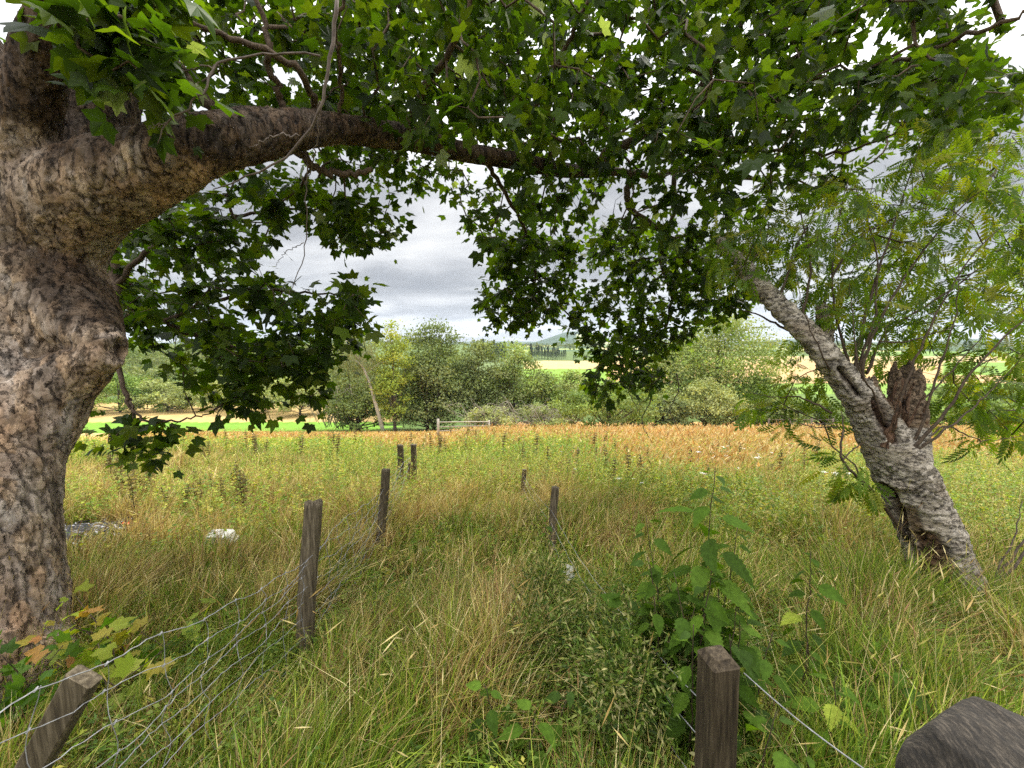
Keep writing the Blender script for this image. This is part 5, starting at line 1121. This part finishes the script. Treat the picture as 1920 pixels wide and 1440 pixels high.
# ------------------------------------------------------------------ trees beyond the meadow, each its own
GREY_G = [(.125, .155, .055), (.16, .19, .07), (.10, .13, .045), (.19, .21, .085)]
DARK_G = [(.10, .14, .04), (.13, .17, .05), (.17, .20, .065), (.08, .11, .035)]
YEL_G = [(.23, .28, .04), (.19, .25, .04), (.28, .29, .045), (.15, .20, .04)]
MID_G = [(.12, .19, .04), (.16, .23, .05), (.20, .27, .06), (.10, .16, .035)]
PALE_G = [(.22, .26, .09), (.26, .29, .11), (.18, .22, .07), (.29, .31, .13)]
def px_to(px, Y): return (px - 960) / FOC * Y * 1.0 / cp
def far_tree(name, label, px, Y, top, wpx, pal, cat='tree', group=None, low=.12, lumps=46, per=150, ls=.30, gap=.0, lean=0., trunk=.22, mat='twig', depth=None, crown_off=0., bushy=False, base_dz=0.):
    x = (px - 960) / FOC * (Y / cp) ; z = g1(x, Y) + base_dz; t = Y / (cp + (720 - top) / FOC * sp_); H = at(px, top, t)[2] - z; W = wpx / FOC * Y
    W *= 1.30; H *= 1.05 if Y < 60 else 1; pal = [tuple(np.array(c_) * 1.42) for c_ in pal]; lumps = int(lumps * 1.3); o = empty(name, (x, Y, z)); tag(o, label, cat, group); D = depth or W * .8
    mb = MB(); top_p = np.array([lean * W + crown_off * .6, 0, H * .82])
    P, r = spline([np.zeros(3), np.array([lean * W * .3, 0, H * .3]), top_p], 14, [trunk, trunk * .75, trunk * .15]); tube(mb, P, r, 8)
    L = MB(); C = []
    k = 0
    while len(C) < lumps and k < 4000:
        k += 1; v = unit(rng.normal(0, 1, 3)); rr = rng.random() ** .33; f = v * rr
        zz = low + (1 - low) * (.5 + .5 * f[2]); wz = math.sin(math.pi * min(.97, max(.06, zz * (.86 if not bushy else .62) + (.10 if not bushy else .36)))) ** .6
        p = np.array([f[0] * W * .5 * wz + lean * W * zz + crown_off, f[1] * D * .5 * wz, zz * H]); lr = rng.uniform(.10, .17) * min(W, H) + .25
        if p[2] + lr * .7 > H: p[2] = H - lr * .7
        if p[2] < lr * .5: p[2] = lr * .5
        C.append((p, lr))
    for p, lr in C:
        if rng.random() < gap: continue
        n = per; v = unit(rnd(n)); v[:, 2] = np.where(v[:, 2] < -.3, -v[:, 2], v[:, 2]); rad = lr * (rng.random(n) ** .35) * (1 + .28 * rng.normal(0, 1, n).clip(-1.4, 1.4))
        pos = p + v * rad[:, None] * [1.15, 1.15, .8]; zz = unit(v + rnd(n, .6) + [0, 0, .5]); tone = pick(np.array(pal), 1) * rng.uniform(.85, 1.15)
        col = (tone * .6 + pick(np.array(pal), n) * .4) * rng.uniform(.78, 1.22, (n, 1)); inst(L, LEAF4_V, LEAF4_T, pos, orient(unit(rnd(n) + [0, 0, -.3]), zz, ls * rng.uniform(.6, 1.3, n)), col)
    br = C[::max(1, len(C) // 14)]
    for p, lr in br:
        s = P[int(len(P) * np.clip(p[2] / H * .55, .05, .9))]; Q, r = spline([s, (s + p) / 2 + np.array([0, 0, -.08 * H * (p[2] > .3 * H)]), p], 8, [trunk * .4, trunk * .25, trunk * .06]); tube(mb, Q, r, 5, cap=False)
    mb.build('trunk', M[mat], o, True); L.build('crown', M['far_leaf'], o); return o
G_ = 'trees and bushes beyond the meadow'
far_tree('broadleaf_tree', 'grey-green tree at the left end of the tree group, behind the leaning birch', 655, 47, 632, 120, GREY_G, group=G_, lumps=50, gap=.15)
far_tree('broadleaf_tree', 'low dark spreading tree whose boughs reach the grass left of the birch', 668, 44, 735, 110, DARK_G, group=G_, low=.02, lumps=30, per=110, bushy=True, gap=.1)
far_tree('broadleaf_tree', 'yellow-green tree standing out brightly beside the leaning birch trunk', 738, 42.5, 612, 66, YEL_G, group=G_, low=.06, lumps=34, per=130, ls=.26, trunk=.2, mat='grey_twig')
far_tree('broadleaf_tree', 'tallest dark green tree with a rounded crown right of the yellow-green tree', 812, 48, 610, 118, DARK_G, group=G_, low=.03, lumps=70, per=150)
far_tree('broadleaf_tree', 'wide dull green tree in front of the tallest one, its crown stepping down right', 800, 46, 670, 130, GREY_G, group=G_, low=.03, lumps=50, per=150, bushy=True)
far_tree('broadleaf_tree', 'olive green tree in the middle of the group above the grey brushwood', 898, 49, 646, 100, GREY_G + DARK_G, group=G_, low=.03, lumps=60, per=150)
far_tree('broadleaf_tree', 'paler green feathery tree at the right end of the group, touching the far conifers', 965, 49, 646, 88, GREY_G + MID_G, group=G_, low=.03, lumps=50, per=140, gap=.1)
far_tree('bush', 'rounded green bush below the far green field, left one', 1015, 50, 700, 80, MID_G + GREY_G, 'bush', G_, low=.02, lumps=34, bushy=True)
far_tree('bush', 'rounded green bush below the far green field, with yellowish top', 1075, 52, 702, 90, MID_G + PALE_G, 'bush', G_, low=.02, lumps=34, bushy=True)
far_tree('bush', 'small spreading tree with a dark forked trunk at the edge of the orange grass', 1145, 37, 722, 165, DARK_G + MID_G, 'bush', G_, low=.16, lumps=44, per=140, ls=.24, trunk=.20)
far_tree('bush', 'dense pale bush behind the small tree with the dark forked trunk', 1200, 46, 708, 130, PALE_G + MID_G, 'bush', G_, low=.02, lumps=44, bushy=True)
far_tree('broadleaf_tree', 'tall bright green ash tree seen between the two foreground trees', 1345, 50, 596, 165, MID_G + PALE_G, group=G_, low=.08, lumps=105, per=170, gap=.05, trunk=.3)
far_tree('broadleaf_tree', 'smaller bright green tree on the left shoulder of the tall ash', 1262, 53, 645, 110, MID_G + GREY_G, group=G_, low=.05, lumps=60)
far_tree('bush', 'pale feathery bush in front of the tall ash', 1325, 44, 712, 130, PALE_G, 'bush', G_, low=.02, lumps=46, per=140, ls=.25, bushy=True)
far_tree('bush', 'grey-green bush at the foot of the tall ash, left of the pale feathery one', 1245, 43, 745, 90, GREY_G, 'bush', G_, low=.02, lumps=30, bushy=True)
far_tree('bush', 'bright green bush right of the tall ash', 1425, 47, 705, 110, MID_G, 'bush', G_, low=.02, lumps=36, bushy=True)
far_tree('bush', 'low dark hedge bush behind the far rail fence, left of the leaning trunk', 1460, 43, 752, 110, DARK_G, 'bush', G_, low=.0, lumps=30, bushy=True)
far_tree('bush', 'low dark hedge bush directly behind the leaning trunk', 1550, 43, 757, 110, DARK_G, 'bush', G_, low=.0, lumps=30, bushy=True)
far_tree('bush', 'hedge bush just right of the leaning trunk', 1650, 44, 760, 130, DARK_G + MID_G, 'bush', G_, low=.0, lumps=34, bushy=True)
far_tree('bush', 'rounded hedge bush further right of the leaning trunk', 1755, 45, 748, 140, MID_G, 'bush', G_, low=.0, lumps=36, bushy=True)
far_tree('bush', 'rounded dark hedge bush close to the right edge', 1850, 46, 752, 140, DARK_G + MID_G, 'bush', G_, low=.0, lumps=36, bushy=True)
far_tree('bush', 'hedge bush cut by the right edge of the photo', 1945, 46, 762, 130, MID_G, 'bush', G_, low=.0, lumps=36, bushy=True)
far_tree('broadleaf_tree', 'dark rounded field tree on the slope near the right edge', 1800, 75, 722, 110, DARK_G, group=G_, low=.0, lumps=36, ls=.4, bushy=True)
far_tree('broadleaf_tree', 'dark green field tree below the golden field at the right edge', 1880, 80, 728, 110, DARK_G + MID_G, group=G_, low=.0, lumps=36, ls=.4, bushy=True)
for (px, Y, top, w_, lab, pal) in ((560, 74, 700, 90, 'rounded pale tree at the right end of the left-hand wood', PALE_G), (490, 78, 712, 100, 'pale willow at the foot of the left-hand wood, second from its right end', PALE_G + GREY_G),
                                   (400, 82, 700, 110, 'pale willow in the middle of the foot of the left-hand wood', PALE_G), (310, 80, 712, 110, 'grey-green willow at the foot of the left-hand wood', GREY_G + PALE_G),
                                   (220, 78, 702, 120, 'dark green tree at the foot of the left-hand wood beside the big trunk', MID_G), (130, 80, 695, 120, 'willow at the foot of the left-hand wood, hidden behind the big trunk', PALE_G)):
    far_tree('broadleaf_tree', lab, px, Y, top, w_, pal, group=G_, low=.0, lumps=40, per=130, ls=.42, bushy=True)
# leaning pale birch with a thin grey crown
b = empty('birch_tree', (px_to(716, 41.5), 41.5, g1(px_to(716, 41.5), 41.5))); tag(b, 'slender leaning birch with a pale bare trunk and thin grey-green crown', 'tree'); O = np.array(b.location)
mb = MB(); P, r = spline([np.zeros(3), at(705, 760, 41.5) - O, at(688, 705, 41.5) - O, at(668, 668, 41.5) - O, at(650, 640, 41.5) - O], 20, [.24, .18, .13, .08, .03]); tube(mb, P, r, 8)
for k in range(16):
    s = P[rng.integers(9, 20)]; e = s + np.array([rng.normal(-.6, 1.2), rng.normal(0, .8), rng.uniform(.3, 1.8)]); Q, rr = spline([s, (s + e) / 2 + np.array([0, 0, .3]), e], 7, [.05, .03, .01]); tube(mb, Q, rr, 4)
mb.build('trunk', M['dead'], b, True); L = MB()
for k in range(34):
    c = at(672 + rng.normal(0, 17), 672 + rng.normal(0, 20), 41.5) - O + [0, rng.normal(0, .8), 0]; n = 60; st = np.repeat(c[None], n, 0) + rnd(n, .30) * [1, 1, 1.6]
    inst(L, LANCE_V, LANCE_T, st, orient(np.tile([[.1, 0, -1.]], (n, 1)) + rnd(n, .35), rnd(n), .34 * rng.uniform(.6, 1.3, n)), pick(np.array([(.20, .23, .11), (.25, .27, .14), (.16, .19, .08)]), n))
L.build('crown', M['far_leaf'], b)
M['brush'] = plain_mat('grey_brushwood', [(.3, (.17, .15, .11)), (.7, (.36, .33, .26))], scale=4, bump=.2)
# fallen grey brushwood
def brush(label, px, py, wpx, hpx, Y, n, seed):
    o = empty('fallen_tree', (px_to(px, Y), Y, g1(px_to(px, Y), Y))); tag(o, label, 'dead branches', 'fallen dead branches before the trees'); mb = MB(); W = wpx / FOC * Y; H = hpx / FOC * Y
    for k in range(n):
        s = np.array([rng.uniform(-.5, .5) * W * .6, rng.uniform(-1, 1), rng.uniform(0, .3) * H]); a = rng.uniform(-.9, .9) + (0 if rng.random() < .5 else math.pi); L_ = rng.uniform(.25, .55) * W
        m_ = s + np.array([math.cos(a) * L_ * .5, rng.normal(0, .5), H * rng.uniform(.35, 1.0)]); e = s + np.array([math.cos(a) * L_, rng.normal(0, .8), H * rng.uniform(.0, .85)])
        Q, rr = spline([s, m_, e], 10, [rng.uniform(.025, .06), .025, .01]); Q[1:] += rng.normal(0, .05, (9, 3)); tube(mb, Q, rr, 5)
        for _ in range(5):
            i = rng.integers(3, 10); e2 = Q[i] + np.array([math.cos(a) * rng.uniform(.3, 1.2), rng.normal(0, .4), rng.normal(.1, .5)]); tube(mb, np.array([Q[i], (Q[i] + e2) / 2 + rng.normal(0, .08, 3), e2]), [.014, .012, .007], 4)
    mb.build('branches', M['brush'], o, True)
brush('tangle of bleached fallen branches at the left, below the olive green tree', 915, 800, 100, 52, 41, 26, 1)
brush('tangle of bleached fallen branches nearer the centre, right of the other', 1005, 800, 120, 50, 41.5, 28, 2)
brush('dead grey boughs sticking out left of the leaning birch', 612, 790, 110, 80, 44.5, 22, 3)
far_tree('bush', 'pale grey-green bush growing up through the left fallen branches', 925, 42, 765, 90, PALE_G, 'bush', G_, low=0., lumps=22, per=110, ls=.22, bushy=True)
far_tree('bush', 'pale grey-green bush growing up through the right fallen branches', 1020, 43, 760, 120, PALE_G + GREY_G, 'bush', G_, low=0., lumps=26, per=110, ls=.22, bushy=True)
# wooded bank on the left, and woodland in the valley and on the far hills: masses nobody could count
def wood(name, label, C, per, ls, pal, mat='far_leaf'):
    L = MB()
    for p, lr in C:
        n = per; v = unit(rnd(n)); v[:, 2] = np.abs(v[:, 2]) - .1; pos = p + v * lr * (rng.random(n)[:, None] ** .3) * [1.2, 1.2, 1.0] * (1 + .2 * rng.normal(0, 1, (n, 1)).clip(-1.5, 1.5)); tone = pick(np.array(pal), 1)
        col = (tone * .6 + pick(np.array(pal), n) * .4) * rng.uniform(.8, 1.2, (n, 1)); inst(L, LEAF4_V, LEAF4_T, pos, orient(unit(rnd(n)), unit(v + rnd(n, .6)), ls * rng.uniform(.6, 1.3, n)), col)
    tag(L.build(name, M[mat]), label, 'woodland', kind='stuff')
C = []
for _ in range(520):
    Y = rng.uniform(90, 165); u = rng.uniform(-1.5, -.36); x = u * Y; C.append((np.array([x, Y, g1(x, Y) + rng.uniform(1.2, 3.6)]), rng.uniform(1.6, 3.4)))
wood('valley_wood', 'pale green willow wood covering the bank across the valley on the left', C, 95, .8, PALE_G + GREY_G + MID_G)
C = []
for _ in range(230):
    Y = rng.uniform(58, 150); u = rng.uniform(-.42, .02) if rng.random() < .55 else rng.uniform(.02, .62); x = u * Y
    if u > .02 and Y > 100: continue
    C.append((np.array([x, Y, g1(x, Y) + rng.uniform(.6, 2.6)]), rng.uniform(1.6, 2.8)))
wood('valley_thicket', 'green thicket filling the valley floor behind the tree group', C, 80, .7, MID_G + GREY_G)
C = []
for _ in range(260):
    u = rng.uniform(.24, 1.6); Y = rng.choice([118, 150, 262, 335, 430]) + rng.normal(0, 1.0); x = u * Y; C.append((np.array([x, Y, g1(x, Y) + .8]), rng.uniform(.9, 1.9)))
wood('field_hedges', 'dark hedges dividing the distant fields', C, 50, .8, DARK_G)
C = []
for _ in range(900):
    Y = rng.uniform(420, 1500); u = rng.uniform(-1.4, 1.5); x = u * Y
    if fbm(np.array([u * 6]), np.array([math.log(Y) * 6]), 77)[0] < .5: continue
    C.append((np.array([x, Y, g1(x, Y) + 2]), rng.uniform(4, 8)))
wood('distant_woods', 'dark woods on the far farmland and hill', C, 40, 3.2, DARK_G)
# conifers on the skyline
def conifer():
    o = empty('conifer'); mb = MB(); tube(mb, np.array([(0, 0, 0), (0, 0, 5), (0, 0, 10.5)]), [.22, .14, .03], 6); mb.build('trunk', M['twig'], o, True); L = MB()
    n = 1500; f = rng.random(n) ** .75; z = 2.2 + 8.3 * f; rr = (1 - f) ** .85 * 1.75 * (.55 + .45 * rng.random(n)) * (1 + .25 * np.sin(z * 7)); a = rng.uniform(0, 6.28, n); pos = np.stack([np.cos(a) * rr, np.sin(a) * rr, z], -1)
    out = np.stack([np.cos(a), np.sin(a), -.5 + rng.normal(0, .2, n)], -1); inst(L, LANCE_V, LANCE_T, pos, orient(out, np.tile([[0, 0, 1.]], (n, 1)) + rnd(n, .3), .55 * rng.uniform(.6, 1.3, n)), pick(np.array([(.03, .055, .022), (.045, .075, .03), (.025, .045, .018)]), n))
    L.build('crown', M['far_leaf'], o); return o
cn = None
for i in range(42):
    if i < 13: px = 900 + i * 3.9 + rng.normal(0, 1); Y = 262 + rng.uniform(0, 22); top = rng.uniform(634, 648)
    elif i < 36: px = 993 + (i - 13) * 3.0 + rng.normal(0, 1); Y = 280 + rng.uniform(0, 25); top = rng.uniform(643, 652) + (i - 13) * .3
    else: px = rng.uniform(1060, 1100); Y = 285; top = rng.uniform(658, 666)
    x = px_to(px, Y); z = g1(x, Y); H = at(px, top, Y)[2] - z; c = conifer() if cn is None else copy_tree(cn); cn = cn or c
    c.location = (x, Y, z); s = H / 10.5; c.scale = (s * rng.uniform(.8, 1.2),) * 2 + (s,); c.rotation_euler = (0, 0, rng.uniform(0, 6))
    tag(c, 'dark conifer in the skyline rows above the golden field' if i >= 13 else 'dark pointed conifer in the cluster rising just right of the tree group', 'conifer', 'conifer row above the golden field' if i >= 13 else 'conifer cluster behind the tree group')

# ------------------------------------------------------------------ the air
mb = MB(); box(mb, np.array([0, 2690., 95.]), np.array([11200., 5700., 300.])); hz = mb.build('haze', None); hz['kind'] = 'stuff'
m, t, o = mat_new('haze'); pv = N(t, 'ShaderNodeVolumePrincipled'); pv.inputs['Color'].default_value = (.72, .83, .98, 1); pv.inputs['Density'].default_value = 0.00014; pv.inputs['Anisotropy'].default_value = .2
t.links.new(pv.outputs[0], o.inputs['Volume']); hz.data.materials.append(m)
